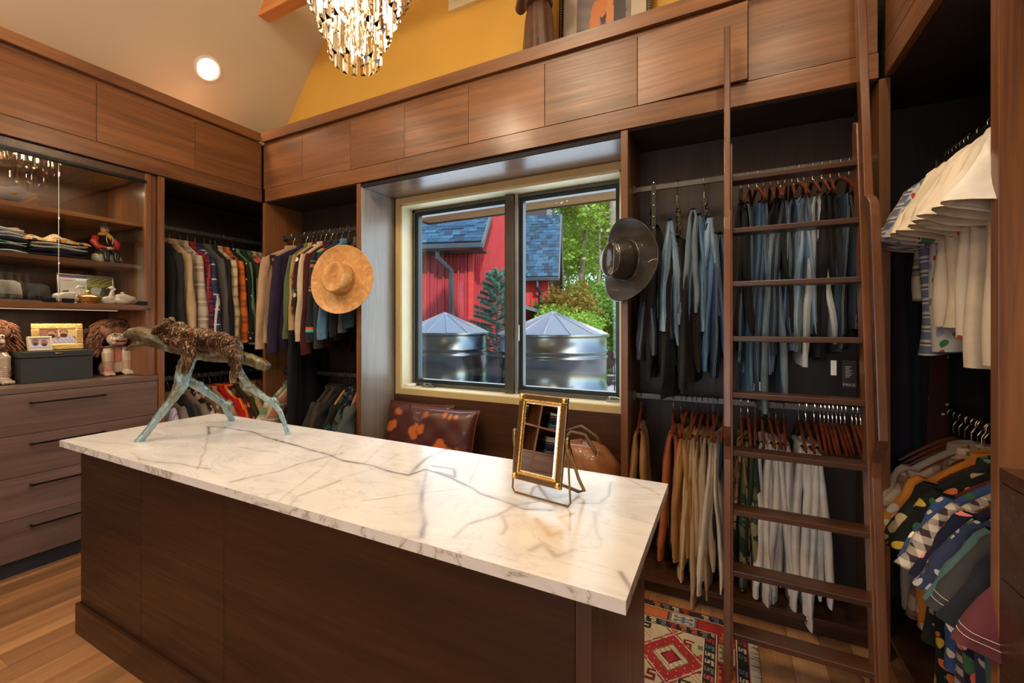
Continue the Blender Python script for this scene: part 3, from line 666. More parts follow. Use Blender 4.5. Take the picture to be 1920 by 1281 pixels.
def trousers(loc, rz, mat, rnd, label, L_=.72, W_=.13, T=.018, name='jeans', cat='trousers', group=None, bar=-.185, spread=.03, waist=True, yo=0, splay=0, seam=False):
    g = thing(name, label, cat, loc, rz, group)
    ph = [rnd.random()*6.28 for _ in range(6)]
    for k, sgn in enumerate((-1, 1)):
        ln = L_*(1 if k == 0 else .86+.12*rnd.random()); sp = spread*(.6+.8*rnd.random()); sw = (rnd.random()-.5)*.05
        def leg(u, v):
            a = 2*math.pi*u; q = v
            w = W_*(.78+.22*min(1, q*3)+(.14+splay)*q*(1 if k == 0 else .5)); t = T*(.55+.55*min(1, q*4))*(1-.55*max(0, (q-.88)/.12))
            xc = sgn*(.010+sp*q+.006*math.sin(q*6+ph[0])) if q > .02 else sgn*.006
            ca, sa = math.cos(a), math.sin(a)
            y = w*math.copysign(abs(ca)**.85, ca)
            x = xc+t*math.copysign(abs(sa)**.7, sa)*(1+.45*math.sin(y*55+ph[1]+q*1.5))+.005*math.sin(q*5+ph[2]+y*22)*q+.0022*math.sin(q*19+ph[3]+y*40)*q
            y = y+sw*q+yo+.01*math.sin(q*5+ph[4]); y = y if y < 0 else y*.7
            return (x, y, bar+.012-ln*q-(0.010*math.sin(y*18+ph[5]) if q > .9 else 0))
        lg = put('leg', MB().grid(leg, 22, 18, cu=True), mat, g, smooth=True)
        if seam:
            pts = [leg(.5, v/16) for v in range(17)]
            put('outseam', MB().tube([(p[0], p[1]-.0012, p[2]) for p in pts], .0011, 4).tube([(p[0]+.006, p[1]+.001, p[2]) for p in pts], .0008, 4), fab('plain', (.30,.34,.37)), lg)
        if k == 0 and waist:
            z1 = bar+.012-ln
            def wb(u, v):
                p = leg(u, .965); a = 2*math.pi*u
                return (p[0]+.004*math.sin(a), p[1]*1.02, z1+.05-.062*v-.008*math.sin(p[1]*18+ph[5]))
            put('waistband', MB().grid(wb, 22, 3, cu=True), mat, g, smooth=True)
            pk = MB()
            for j in (-1, 1): pk.obox((sgn*(.012+sp)+j*T*1.15, sw-.03+yo, z1+.17), (.004, 0, 0), (0, .09, 0), (0, .01, .11))
            put('pocket', pk, mat, g)
    # fold over the bar
    put('fold', MB().grid(lambda u, v: ((.016)*math.cos(math.pi*u), W_*.8*(2*v-1)+yo, bar+.008+.018*math.sin(math.pi*u)), 8, 8), mat, g, smooth=True)
    return g
rg = random.Random(11)
PI = math.pi
def hang(axis, x, y, z, kind, label, mat, **k):
    """axis 'L': rod along Y on the left wall (room at +X); 'R': right wall; 'B': rod along X on the back wall"""
    rz = {'L': PI/2, 'R': -PI/2, 'B': 0}[axis]+(rg.random()-.5)*k.pop('jit', .14)+k.pop('turn', 0)
    mi = k.pop('mi', 0); hl = k.pop('hl', None)
    if not k.pop('nohang', False): hanger((x, y, z+.004), rz, mi, kind == 'trousers', hl or ('hanger holding the '+label), None)
    f = trousers if kind == 'trousers' else shirt
    if kind != 'trousers': k['face'] = -1 if axis == 'L' else 1
    return f((x, y, z-.006), rz, mat, rg, label, **k)
c = fab
# ---- left wall, upper rod: long sleeved shirts
UL = [(1.715, 'black long sleeved shirt nearest the glass cabinet', c('plain', (.012,.012,.014)), {}), (1.775, 'charcoal knit shirt with tan cuff beside the cabinet', c('plain', (.03,.03,.032)), {'mat2': c('plain', (.25,.14,.07))}),
 (1.850, 'plain tan long sleeved shirt, first light one on the left upper rod', c('plain', (.50,.37,.23)), {'L_': .80}), (1.925, 'taupe and cream plaid shirt beside the plain tan shirt', c('plaid', (.46,.40,.33), (.22,.18,.15), (.62,.57,.5), .8), {}),
 (1.978, 'dark red and navy plaid shirt', c('plaid', (.28,.012,.015), (.03,.02,.06), (.35,.05,.04)), {}), (2.035, 'navy and white windowpane plaid shirt', c('plaid', (.018,.024,.065), (.03,.045,.12), (.62,.62,.58), .9), {'L_': .72}),
 (2.105, 'plain grey long sleeved shirt right of the navy plaid one', c('plain', (.085,.08,.085)), {'L_': .75}), (2.152, 'black shirt between the grey and the cream plaid shirts', c('plain', (.015,.015,.018)), {}),
 (2.195, 'cream shirt with fine brown plaid', c('plaid', (.55,.44,.30), (.36,.27,.18), (.10,.06,.04), 1.3), {'L_': .76}), (2.250, 'orange and black buffalo plaid shirt', c('plaid', (.55,.13,.02), (.07,.02,.012), (.5,.12,.03), .8), {'L_': .78}),
 (2.300, 'black shirt with small white dots', c('dots', (.012,.012,.014), (.5,.5,.5)), {}), (2.345, 'sage green long sleeved shirt', c('plain', (.10,.20,.10)), {'L_': .80}),
 (2.395, 'dark forest green shirt behind the sage one', c('plain', (.02,.035,.022)), {}), (2.445, 'red and green floral shirt', c('floral', (.06,.10,.07), (.6,.03,.02), (.55,.5,.4)), {'L_': .76}),
 (2.500, 'cream and brown leaf print shirt', c('floral', (.45,.37,.25), (.16,.09,.05), (.5,.1,.05), 1.5), {}), (2.555, 'beige camouflage print shirt', c('camo', (.48,.40,.27), (.20,.15,.09), (.35,.29,.2)), {}), (2.61, 'beige plaid shirt in the dark corner', c('plaid', (.42,.34,.23), (.2,.15,.1), (.1,.07,.05)), {})]
for y, lb, mt, k in UL: hang('L', RXL, y, RZ1, 'shirt', lb, mt, mi=rg.choice((0, 0, 1)), turn=.14, **({'L_': .78} | k))
# ---- left wall, lower rod
LL = [(1.725, 'lilac and white striped short sleeved shirt', c('vstripe', (.55,.50,.70), (.25,.25,.55), (.7,.7,.75))), (1.79, 'taupe short sleeved shirt on the lower rod', c('plain', (.22,.16,.13))), (1.84, 'black short sleeved shirt on the left lower rod', c('plain', (.012,.013,.016))),
 (1.89, 'charcoal short sleeved shirt on the left lower rod', c('plain', (.03,.03,.032))), (1.94, 'greyish mauve short sleeved shirt', c('plain', (.21,.155,.145))), (1.995, 'black shirt with a pink and white panel', c('camo', (.45,.30,.27), (.012,.012,.014), (.012,.012,.014), .5)),
 (2.05, 'brown shirt with cream paisley print', c('floral', (.17,.085,.045), (.42,.27,.17), (.2,.1,.05), 1.4)), (2.10, 'tan and brown tribal print shirt', c('dots', (.23,.13,.07), (.5,.36,.25), None, .7)), (2.15, 'peach and brown print shirt', c('floral', (.36,.22,.13), (.14,.08,.05), (.5,.36,.25))),
 (2.20, 'bright red short sleeved shirt', c('plain', (.42,.012,.012))), (2.24, 'bright orange printed shirt', c('floral', (.70,.14,.012), (.75,.20,.02), (.7,.45,.25), 1.2)), (2.28, 'black shirt with orange flame print', c('floral', (.05,.012,.01), (.45,.06,.015), (.5,.35,.25), 1.5)),
 (2.33, 'dark olive short sleeved shirt', c('plain', (.04,.032,.015))), (2.38, 'mustard khaki short sleeved shirt', c('plain', (.36,.27,.11))), (2.43, 'brown suede shirt on the lower rod', c('plain', (.20,.10,.035))), (2.49, 'tobacco brown shirt with buttons', c('plain', (.16,.08,.03))),
 (2.55, 'rust brown shirt in the lower corner', c('plain', (.10,.035,.02))), (2.61, 'dark brown shirt farthest in the lower corner', c('plain', (.05,.022,.015)))]
for y, lb, mt in LL: hang('L', RXL, y, RZ2, 'shirt', lb, mt, sl='short', L_=.66, mi=rg.choice((0, 1)), turn=.16)
# ---- back wall left, upper rod: jackets
JB = [(-3.495, 'tan suede jacket with fringe and a dark shoulder patch', c('plain', (.45,.30,.19)), dict(name='jacket', cat='jacket', L_=.86, W_=.28, turn=-.12, jit=0)), (-3.325, 'deep navy corduroy coat', c('plain', (.026,.018,.045)), dict(name='jacket', cat='jacket', L_=.90, W_=.27, turn=-.12)),
 (-3.25, 'olive green shirt jacket beside the navy coat', c('plain', (.10,.13,.065)), dict(L_=.76)), (-3.20, 'mustard tan shirt jacket', c('plain', (.42,.28,.12)), dict(L_=.68)), (-3.145, 'black white and red patterned shirt', c('floral', (.03,.02,.02), (.55,.5,.45), (.4,.05,.03), 1.3), dict(L_=.52)),
 (-3.085, 'cream long sleeved overshirt', c('plain', (.56,.42,.30)), dict(L_=.78)), (-3.01, 'oxblood long coat among the jackets', c('plain', (.06,.012,.012)), dict(name='jacket', cat='jacket', L_=.90)), (-2.955, 'black blanket coat with coloured stripes', c('blanket', (0, 0, 0)), dict(name='jacket', cat='jacket', L_=.78)),
 (-2.885, 'dark slate wool coat', c('plain', (.03,.036,.045)), dict(name='jacket', cat='jacket', L_=.84)), (-2.81, 'light blue and slate jacket below the straw hat', c('plain', (.10,.22,.38)), dict(name='jacket', cat='jacket', L_=.76)),
 (-2.735, 'black zip jacket behind the straw hat', c('plain', (.015,.015,.018)), dict(name='jacket', cat='jacket', L_=.74, W_=.17)), (-2.665, 'charcoal fleece jacket below the straw hat', c('plain', (.07,.075,.08)), dict(name='jacket', cat='jacket', L_=.70, W_=.16)), (-2.60, 'dark teal jacket nearest the window seat', c('plain', (.02,.04,.045)), dict(name='jacket', cat='jacket', L_=.66, W_=.16))]
for x, lb, mt, k in JB:
    g = hang('B', x, RYB-.02, RZ1+.02, 'shirt', lb, mt, **k)
    if 'suede' in lb:
        dk = plain('dark_leather', (.045,.02,.012), .5)
        fm = MB(); r_ = random.Random(2)
        for side in (-1,):
            for i in range(16):
                y = -.29+i*.026; z = -.36-.03*abs(i-8)/8; ln = .22+.1*r_.random()
                fm.tube([(side*.052, y, z), (side*.058+.004*r_.random(), y+.006*r_.random(), z-ln*.5), (side*.06, y+.01*r_.random(), z-ln)], .0028, 4)
                fm.tube([(.062, y, z), (.068, y+.006*r_.random(), z-ln*.5), (.074, y+.01*r_.random(), z-ln)], .0028, 4)
        put('fringe', fm, c('plain', (.32,.20,.12)), g)
        pm_ = MB(); 
        pm_.obox((.048, -.205, -.235), (.006, 0, 0), (0, .055, .008), (0, -.012, .085))
        pt = put('shoulder_patch', pm_, dk, g, bevel=.002)
        put('diamond', MB().obox((.052, -.205, -.235), (.003, 0, 0), (0, .018, .018), (0, -.018, .018)), c('plain', (.45,.30,.19)), pt)
# long robe from the upper rod
rb = shirt((-3.27, RYB-.03, RZ1-.05), .35, c('plain', (.012,.012,.022)), rg, 'long dark navy bathrobe hanging nearly to the floor behind the jackets', name='robe', cat='robe', L_=1.52, W_=.24, T=.05, T2=.07)
hanger((-3.27, RYB-.03, RZ1+.02), .35, 1, False, 'black hanger holding the long navy bathrobe')
# ---- back wall left, lower rod
LB = [(-3.56, 'green and white plaid short sleeved shirt', c('plaid', (.14,.20,.13), (.45,.42,.32), (.55,.52,.45)), {}), (-3.50, 'cream shirt with black palm print', c('floral', (.45,.34,.2), (.05,.04,.03), (.5,.4,.25)), {}), (-3.44, 'rose and green check shirt', c('plaid', (.35,.12,.09), (.10,.14,.10), (.5,.4,.3)), {}),
 (-3.02, 'dark brown grey short sleeved shirt with a long sleeve edge', c('plain', (.035,.03,.025)), {}), (-2.955, 'olive brown knit shirt', c('plain', (.045,.038,.028)), {}), (-2.79, 'black shirt with dark teal print', c('floral', (.01,.012,.014), (.02,.06,.07), (.06,.09,.1)), {}),
 (-2.72, 'black shirt with grey splash print', c('camo', (.012,.014,.016), (.05,.07,.08), (.012,.014,.016)), {}), (-2.62, 'grey green folded overshirt near the window seat', c('plain', (.07,.085,.08)), {})]
for x, lb, mt, k in LB: hang('B', x, RYB, RZ2+.01, 'shirt', lb, mt, sl='short', L_=.66, mi=3 if x > -2.9 else 0, turn=.2, **k)
tsh = hang('B', -2.865, RYB, RZ2+.01, 'shirt', 'black tee shirt with large blue grey capital letters down its front', c('plain', (.010,.013,.016)), sl='tee', L_=.68, mi=3, turn=.1)
def text(s, size, mat, parent, M, name='lettering', ext=.0006):
    cu = bpy.data.curves.new(name, 'FONT'); cu.body = s; cu.size = size; cu.extrude = ext; cu.align_x = 'CENTER'; cu.align_y = 'CENTER'
    t = bpy.data.objects.new('tmp', cu); me = bpy.data.meshes.new_from_object(t); bpy.data.objects.remove(t); me.materials.clear(); me.materials.append(mat)
    o = bpy.data.objects.new(name, me); COL.objects.link(o); o.parent = parent; o.matrix_local = M; return o
Mx = Matrix(((0, 0, 1, .062), (0, 1, 0, -.15), (-1, 0, 0, -.42), (0, 0, 0, 1)))
text('ASHEV', .115, c('plain', (.12,.22,.28)), tsh, Mx)
for i, x in enumerate((-2.84, -2.815, -2.70, -2.67)):
    hanger((x, RYB, RZ2+.014), .25+.1*i, 3, False, 'bare orange wooden hanger among the dark shirts below the straw hat', 'bare orange hangers below the straw hat')
# ---- back wall right, upper rod: jeans
DD, MB_, LT, BK, NV = c('denim', (.016,.026,.045), (.045,.075,.12)), c('denim', (.035,.10,.21), (.11,.25,.43)), c('denim', (.12,.25,.42), (.38,.55,.70)), c('denim', (.010,.010,.012), (.026,.026,.03)), c('denim', (.018,.04,.085), (.05,.10,.19))
GB, PL = c('denim', (.07,.12,.17), (.22,.30,.37)), c('denim', (.38,.42,.46), (.62,.66,.68))
JN = [(-.405, DD, 'dark denim jeans behind the black hat', .68, dict(bar=-.30)), (-.378, BK, 'black jeans beside the black hat', .66, dict(bar=-.34)), (-.348, BK, 'long black trousers on a riveted black strap', .84, dict(bar=-.26)),
 (-.285, LT, 'faded light blue jeans, first pale pair right of the black hat', .60, dict(bar=-.23, splay=.45, spread=.04)), (-.258, LT, 'washed sky blue jeans hanging on the middle black hanger', .66, dict(bar=-.31, splay=.3)), (-.236, DD, 'dark slate jeans between the two light pairs', .50, dict(bar=-.38)),
 (-.215, BK, 'black flared jeans hanging lowest', .86, dict(bar=-.33, splay=.7, spread=.05)), (-.190, BK, 'second black flared jeans beside the lowest pair', .78, dict(bar=-.36, splay=.6)),
 (-.140, GB, 'mid blue jeans with a pale crease', .60, dict(bar=-.19, splay=.35, spread=.03)), (-.115, MB_, 'medium blue jeans on the black hanger nearest the ladder', .62, dict(bar=-.22)), (-.092, LT, 'light blue jeans half hidden on the hanger nearest the ladder', .58, dict(bar=-.24)),
 (-.060, MB_, 'saturated blue jeans beside the ladder', .70, dict(bar=-.33)), (-.035, NV, 'deep blue jeans hanging just left of the ladder', .74, dict(bar=-.33)),
 (.075, BK, 'black grey jeans on a black hanger behind the ladder', .74, dict(splay=.4)), (.112, DD, 'dark faded jeans behind the second ladder tread', .80, {}), (.148, MB_, 'blue jeans with a white label behind the ladder', .98, {}), (.180, NV, 'blue jeans with a rolled waist', .94, {}), (.212, GB, 'grey blue jeans folded low on the bar', .90, dict(bar=-.33)),
 (.245, BK, 'black jeans between blue pairs', .74, {}), (.275, DD, 'midnight jeans under the brown hangers', .76, {}), (.305, MB_, 'sky blue jeans, left pair of the light bunch', .72, {}), (.330, LT, 'light blue jeans, middle pair of the light bunch', .74, {}), (.357, GB, 'steel blue jeans in the light bunch', .74, {}),
 (.392, PL, 'palest washed jeans with a braided seam', .80, dict(spread=.035)), (.43, BK, 'black trousers right of the palest jeans', .76, {}), (.465, BK, 'second black trousers right of the palest jeans', .78, {}), (.50, DD, 'dark navy trousers near the right panel', .74, {}), (.54, BK, 'black trousers against the right panel', .72, {})]
for x, mt, lb, ln, k in JN: hang('B', x, RYB, RZ1+.018, 'trousers', lb, mt, L_=ln, W_=.150 if x < 0 else .125, jit=.34, nohang=x < 0, seam=mt not in (BK,), mi=1 if x < .09 else 0, hl='hanger of the '+lb, **k)
def cascade(x, y, z, label, tilt):
    t = thing('trouser_hanger', label, 'hanger', (x, y, z+.004), 0)
    hk = bpy.data.objects.new('hook', HK); COL.objects.link(hk); hk.parent = t; hk.scale = (1.1, 1.1, 1.3)
    sp2 = put('spine', MB().obox((tilt*.5, -.02, -.185), (.026, 0, 0), (0, .012, 0), (tilt, -.02, -.17)), plain('black_plastic', (.012,.012,.013), .25, coat=.5), t, bevel=.003)
    st2 = MB()
    for k in range(2): st2.ball((tilt*(.3+.5*k), -.030, -.14-.09*k), .006, n=8, m=5)
    put('stud', st2, M_STEEL, t, smooth=True)
    for k in range(3): put('arm', MB().tube([(tilt*.5, .05, -.17-.055*k), (tilt*.5+.01, -.02, -.165-.055*k), (tilt*.5-.004, -.12, -.19-.055*k), (tilt*.5+.006, -.16, -.165-.055*k)], .003, 6), M_BLK, t, smooth=True)
cascade(-.375, RYB, RZ1+.018, 'black tiered hanger holding the dark trousers beside the black hat', .01); cascade(-.245, RYB, RZ1+.018, 'black tiered hanger holding the palest jeans in the middle', .02); cascade(-.105, RYB, RZ1+.018, 'black tiered hanger holding the blue jeans left of the ladder', .03)
wl = tag(put('white_label', MB().obox((.150, RYB-.135, 1.175), (.045, 0, 0), (0, .002, 0), (.006, 0, .045)), plain('label_white', (.75,.75,.75), .6)), 'square white label on the blue jeans behind the ladder', 'tag')
wl = tag(put('white_label', MB().obox((.455, RYB-.13, 1.28), (.022, 0, 0), (0, .002, 0), (.0, 0, .07)), plain('label_white', (.75,.75,.75), .6)), 'narrow white label hanging by the black trousers behind the ladder', 'tag')
m = MB().obox((-.352, RYB-.15, 2.08), (.022, 0, 0), (0, .004, 0), (0, 0, .36)); sp_ = tag(put('riveted_strap', m, plain('black_strap', (.012,.012,.012), .4)), 'black strap with round silver rivets hanging beside the black trousers', 'strap')
rv = MB().ball((0, 0, 0), .006, n=8, m=5).mesh('rivet'); rv.materials.append(M_STEEL)
for i in range(6): put('rivet', rv, None, sp_, loc=(-.352, RYB-.154, 2.26-i*.062))
tg = tag(put('price_tag', MB().obox((.52, RYB-.10, 1.25), (.055, 0, 0), (0, .002, 0), (0, 0, .13)), plain('black_card', (.02,.02,.022), .5)), 'black card tag with pale print hanging under the black trousers', 'tag')
text('PAIGE', .018, plain('pale_print', (.5,.5,.5), .6), tg, Matrix.Translation((.52, RYB-.1015, 1.20))@Matrix.Rotation(R(90), 4, 'X'))
tl = MB()
for i in range(7): tl.box(.505, .505+.03*(.5+.5*((i*37) % 5)/4), RYB-.1022, RYB-.101, 1.235+i*.008, 1.238+i*.008)
put('small_print', tl, plain('pale_print', (.5,.5,.5), .6), tg)
# ---- back wall right, lower rod: chinos
CH = [(-.445, (.36,.19,.08), 'ochre tan trousers alone at the left end of the lower rod', .52, dict(splay=.2, spread=.05)), (-.265, (.36,.10,.035), 'rust orange trousers on the lower rod', .66, dict(spread=.05)), (-.225, (.34,.17,.06), 'golden brown trousers on the lower rod', .64, {}), (-.195, (.40,.22,.09), 'ochre trousers beside the golden brown pair', .66, {}),
 (-.165, (.58,.42,.24), 'sand chinos with a round button', .74, dict(spread=.045)), (-.14, (.46,.33,.19), 'khaki chinos beside the sand pair', .68, {}), (-.112, (.42,.29,.18), 'brown khaki chinos hanging lowest', .86, {}), (-.085, (.44,.33,.24), 'greige chinos beside the stone pair', .70, {}), (-.06, (.56,.47,.37), 'pale stone chinos with a button', .72, {}), (-.035, (.60,.53,.45), 'off white chinos with a green lining patch', .78, dict(splay=.45, spread=.05)),
 (.0, (.012,.05,.06), 'dark teal trousers just left of the ladder', .62, {})]
for x, cl_, lb, ln, k in CH: hang('B', x, RYB, RZ2+.012, 'trousers', lb, c('plain', cl_), L_=ln, W_=.15, jit=.35, bar=-.185, name='chinos', hl='hanger of the '+lb, **k)
hang('B', .075, RYB, RZ2+.012, 'trousers', 'brown camouflage trousers behind the ladder', c('camo', (.20,.12,.06), (.05,.035,.02), (.33,.22,.13)), L_=.70, W_=.12, name='chinos')
hang('B', .108, RYB, RZ2+.012, 'trousers', 'olive camouflage trousers behind the ladder', c('camo', (.10,.11,.045), (.02,.045,.03), (.22,.2,.11)), L_=.74, W_=.13, name='chinos')
hang('B', .142, RYB, RZ2+.012, 'trousers', 'dark green trousers beside the camouflage pairs', c('plain', (.02,.04,.03)), L_=.72, W_=.13, name='chinos')
for i, x in enumerate((.172, .205, .235, .27, .335, .365, .40)):
    hang('B', x, RYB, RZ2+.012, 'trousers', ['white jeans, leftmost of the white bunch behind the ladder', 'white jeans, second pair of the white bunch', 'white jeans, third pair of the white bunch', 'white jeans, fourth pair of the white bunch', 'white jeans, fifth pair of the white bunch', 'white jeans, sixth pair of the white bunch', 'widest white jeans at the right of the white bunch'][i], c('plain', (.62,.60,.57)), L_=.76+.01*(i % 3)+(.05 if i == 6 else 0), W_=.13, name='jeans', splay=.1+.3*(i == 6), hl='hanger of the %s white jeans behind the ladder' % ('leftmost', 'second', 'third', 'fourth', 'fifth', 'sixth', 'widest')[i])
for i in range(10):
    hanger((.425+i*.0165+(.012 if i > 6 else 0), RYB, RZ2+.016), (rg.random()-.5)*.08, 0, True, 'bare red brown trouser hanger crowded beside the white jeans', 'bare trouser hangers right of the white jeans')
# ---- right wall, upper rod: white shirts
WT = (.74,.68,.58)
UR = [(1.66, 'white short sleeved shirt nearest the partition', c('plain', (.80,.77,.72)), dict(L_=.74)), (1.74, 'white short sleeved shirt with a wide folded hem', c('plain', WT), dict(L_=.76)), (1.83, 'cream short sleeved shirt with embroidered motifs', c('dots', (.72,.64,.52), (.45,.04,.03), None, .35), dict(L_=.80)),
 (1.91, 'ivory short sleeved shirt with a pleated front', c('plain', (.72,.64,.53)), dict(L_=.84)), (1.99, 'white shirt with small red print', c('dots', (.70,.64,.55), (.5,.03,.03), None, .45), dict(L_=.74)), (2.07, 'off white linen shirt on the right wall', c('plain', (.66,.57,.44)), dict(L_=.70)),
 (2.15, 'cream shirt with green clover print', c('dots', (.66,.58,.46), (.06,.25,.08), None, .4), dict(L_=.70)), (2.23, 'blue grey and white batik shirt', c('floral', (.45,.45,.45), (.12,.15,.22), (.35,.03,.03), 2.5), dict(L_=.78)), (2.31, 'navy and white striped shirt with diamonds', c('hstripe', (.12,.14,.22), (.45,.44,.42), (.05,.06,.12), 3.0), dict(L_=.80)), (2.39, 'beige and black striped shirt', c('hstripe', (.42,.36,.27), (.2,.17,.13), (.06,.05,.05)), dict(L_=.60))]
for y, lb, mt, k in UR: hang('R', RXR, y, RZ1, 'shirt', lb, mt, sl='short', W_=.235, T=.035, T2=.06, turn=.16, jit=.1, **k)
for i in range(7): hanger((RXR, 2.455+i*.035, RZ1+.004), -PI/2+.1*(rg.random()-.5), 2, False, 'bare grey hanger at the dark end of the upper rod', 'bare grey hangers in the dark right corner')
# ---- right wall, lower rod: printed shirts
LR = [(1.64, 'maroon short sleeved shirt with white topstitching', c('plain', (.13,.035,.045)), dict(stitch=True)), (1.71, 'navy short sleeved shirt beside the maroon one', c('plain', (.018,.02,.032)), {}), (1.77, 'charcoal short sleeved shirt with white topstitching', c('plain', (.05,.052,.056)), dict(stitch=True)), (1.83, 'dusty teal short sleeved shirt', c('plain', (.075,.15,.165)), {}),
 (1.89, 'navy and white paisley shirt', c('floral', (.03,.04,.09), (.42,.42,.46), (.1,.12,.2), 3.2), {}), (1.95, 'navy shirt with large pink leaves', c('floral', (.012,.014,.04), (.70,.14,.13), (.75,.25,.2), 1.1), dict(L_=.88)), (2.02, 'brown and white gingham shirt', c('check', (.62,.55,.48), (.05,.03,.04), None, 2.6), {}),
 (2.09, 'blue and white geometric print shirt', c('floral', (.04,.08,.22), (.6,.55,.45), (.05,.09,.25), 2.6), {}), (2.16, 'black shirt with red and yellow flowers', c('floral', (.012,.014,.012), (.65,.15,.05), (.6,.4,.05), 1.7), dict(L_=.86)), (2.24, 'black shirt with palm fronds', c('floral', (.018,.022,.018), (.35,.26,.13), (.12,.2,.14), 1.8), {}),
 (2.32, 'orange white and maroon swirl print shirt', c('floral', (.55,.2,.03), (.6,.55,.45), (.22,.02,.02), 2.0), {}), (2.40, 'cream and brown plaid shirt at the end of the lower rod', c('plaid', (.45,.36,.27), (.2,.1,.07), (.1,.06,.05)), {}), (2.48, 'pale grey shirt with brown trim', c('plain', (.36,.3,.25)), {})]
for y, lb, mt, k in LR: hang('R', RXR, y, RZ2+.02, 'shirt', lb, mt, sl='short', W_=.235, T=.035, T2=.055, turn=.16, jit=.1, **({'L_': .74} | k))
for i in range(16): hanger((RXR, 1.86+i*.052, RZ2+.024), -PI/2+.1*(rg.random()-.5), 0, False, 'bare brown hanger crowded on the lower rod above the printed shirts', 'bare hangers on the right lower rod')
# neckties and scarves in the corner between the two right rods
for i, (x, y, cl_) in enumerate(((.70, 2.68, (.05,.015,.01)), (.75, 2.66, (.03,.02,.03)), (.80, 2.70, (.02,.03,.03)), (.88, 2.64, (.04,.012,.012)))):
    g = tag(put('necktie', MB().grid(lambda u, v: (x+(.018+.022*v)*(2*u-1), y+.012*math.sin(v*5+i)+.004*math.cos(u*3), 2.0-1.15*v), 5, 24), c('dots' if i == 3 else 'plain', cl_, (.5,.45,.4), None, 1.2) if i == 3 else c('plain', cl_), smooth=True), ['dark red silk necktie hanging in the right corner', 'plum necktie hanging in the right corner', 'dark green necktie hanging in the right corner', 'maroon necktie with small white chevrons'][i], 'necktie', 'neckties in the dark right corner')
    sd = g.modifiers.new('thick', 'SOLIDIFY'); sd.thickness = .004
tr = tag(put('tie_bar', MB().box(.67, .92, 2.65, 2.665, 2.0, 2.012).box(.78, .80, 2.66, 2.799, 2.0, 2.012), M_ROD), 'thin metal bar holding the neckties in the right corner', 'rack')
# ================================================================ outside: ground, barn, tanks, trees
GZ = -.05
M_CONC = plain('patio_concrete', (.42,.42,.44), .7, nscale=3, bmp=.1)
g = MB()
for i in range(6):
    for j in range(7):
        g.box(-8+i*2.0+.01, -6+i*2.0-.01, 3.3+j*1.5+.01, 4.8+j*1.5-.01, GZ-.1, GZ)
struct('patio', MB().box(-9, 5, 3.06, 14, GZ-.3, GZ-.012), plain('patio_joint', (.12,.12,.12), .9))
pat = bpy.data.objects['patio']
psl = MB().box(.008, 1.992, .008, 1.492, -.09, 0).mesh('paving_slab'); psl.materials.append(M_CONC)
for i in range(6):
    for j in range(7): put('paving_slab', psl, None, pat, loc=(-8+i*2.0, 3.3+j*1.5, GZ))
M_GRASS = plain('grass_ground', (.10,.20,.03), .95, var=.4, nscale=3)
def terr(u, v):
    x = -35+60*u; y = 13.8+45*v; return (x, y, GZ-.1+.9*min(1, max(0, (y-14)/3))+max(0, y-16)*.03+.15*math.sin(x*.7)*math.sin(y*.5))
struct('lawn', MB().grid(terr, 30, 24), M_GRASS, smooth=True)
# soffit of the eave above the window
M_PINE = wood('pine_soffit', (.62,.32,.10), (.90,.56,.24), 'X', rough=.6, rnd=4, scale=.7)
ev = struct('trim_2', MB().box(-2.90, 2.2, 3.06, 3.80, 2.61, 2.70), M_PINE)
for i in range(6): put('soffit_board', MB().box(-2.88, 2.2, 3.062+i*.118, 3.062+(i+1)*.118-.003, 2.59, 2.61), M_PINE, ev, bevel=.002)
put('fascia', MB().box(-2.92, 2.2, 3.77, 3.80, 2.583, 2.85).box(-2.92, -2.88, 3.05, 3.80, 2.583, 2.85), plain('fascia_dark', (.03,.035,.04), .5), ev)
# ---- barn in its own turned frame
E1 = Vector((.956, .294, 0)); E2 = Vector((-.294, .956, 0)); C0 = Vector((-4.769, 7.679, 0))
BM = Matrix(((E1.x, E2.x, 0, C0.x), (E1.y, E2.y, 0, C0.y), (0, 0, 1, 0), (0, 0, 0, 1)))
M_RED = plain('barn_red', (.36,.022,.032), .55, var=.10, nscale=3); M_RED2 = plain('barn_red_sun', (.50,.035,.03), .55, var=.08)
M_GUT = plain('gutter_dark', (.045,.065,.085), .35, .3); M_GRY = plain('grey_trim', (.10,.14,.15), .5)
M_SH = []
for i, cc in enumerate(((.012,.055,.105), (.018,.080,.155), (.030,.115,.205), (.008,.036,.075))): M_SH.append(plain('shingle_blue_%d' % i, cc, .85, var=.25, nscale=60, bmp=.3))
def barn(name, label):
    o = thing(name, label, 'building'); o.matrix_world = BM; return o
ba = barn('barn', 'red board and batten barn with blue grey shingled roofs across the patio')
put('wall', MB().box(-7, 0, 0, 6, GZ, 3.06).prism([(-.10, 0, 3.0), (-.10, 11, 3.0), (-.10, 11, 11), (-.10, 7.9, 11.5), (-.10, .15, 3.3)], (.10, 0, 0)).box(-7, 0, 6, 11, GZ, 8), M_RED, ba)
bt = MB().box(-.018, .018, -.045, 0, GZ, 2.98).mesh('batten'); bt.materials.append(M_RED)
for i in range(17): put('batten', bt, None, ba, loc=(-.12-i*.165, 0, 0))
b2 = MB()
for i in range(50):
    y = .06+i*.165; b2.box(0, .04, y-.014, y+.014, GZ, min(10.5, 3.25+y*1.04))
put('batten_row', b2, M_RED, ba, kind='stuff')
put('corner_board', MB().box(-.075, .03, -.03, .075, GZ, 3.05), M_RED2, ba, bevel=.003)
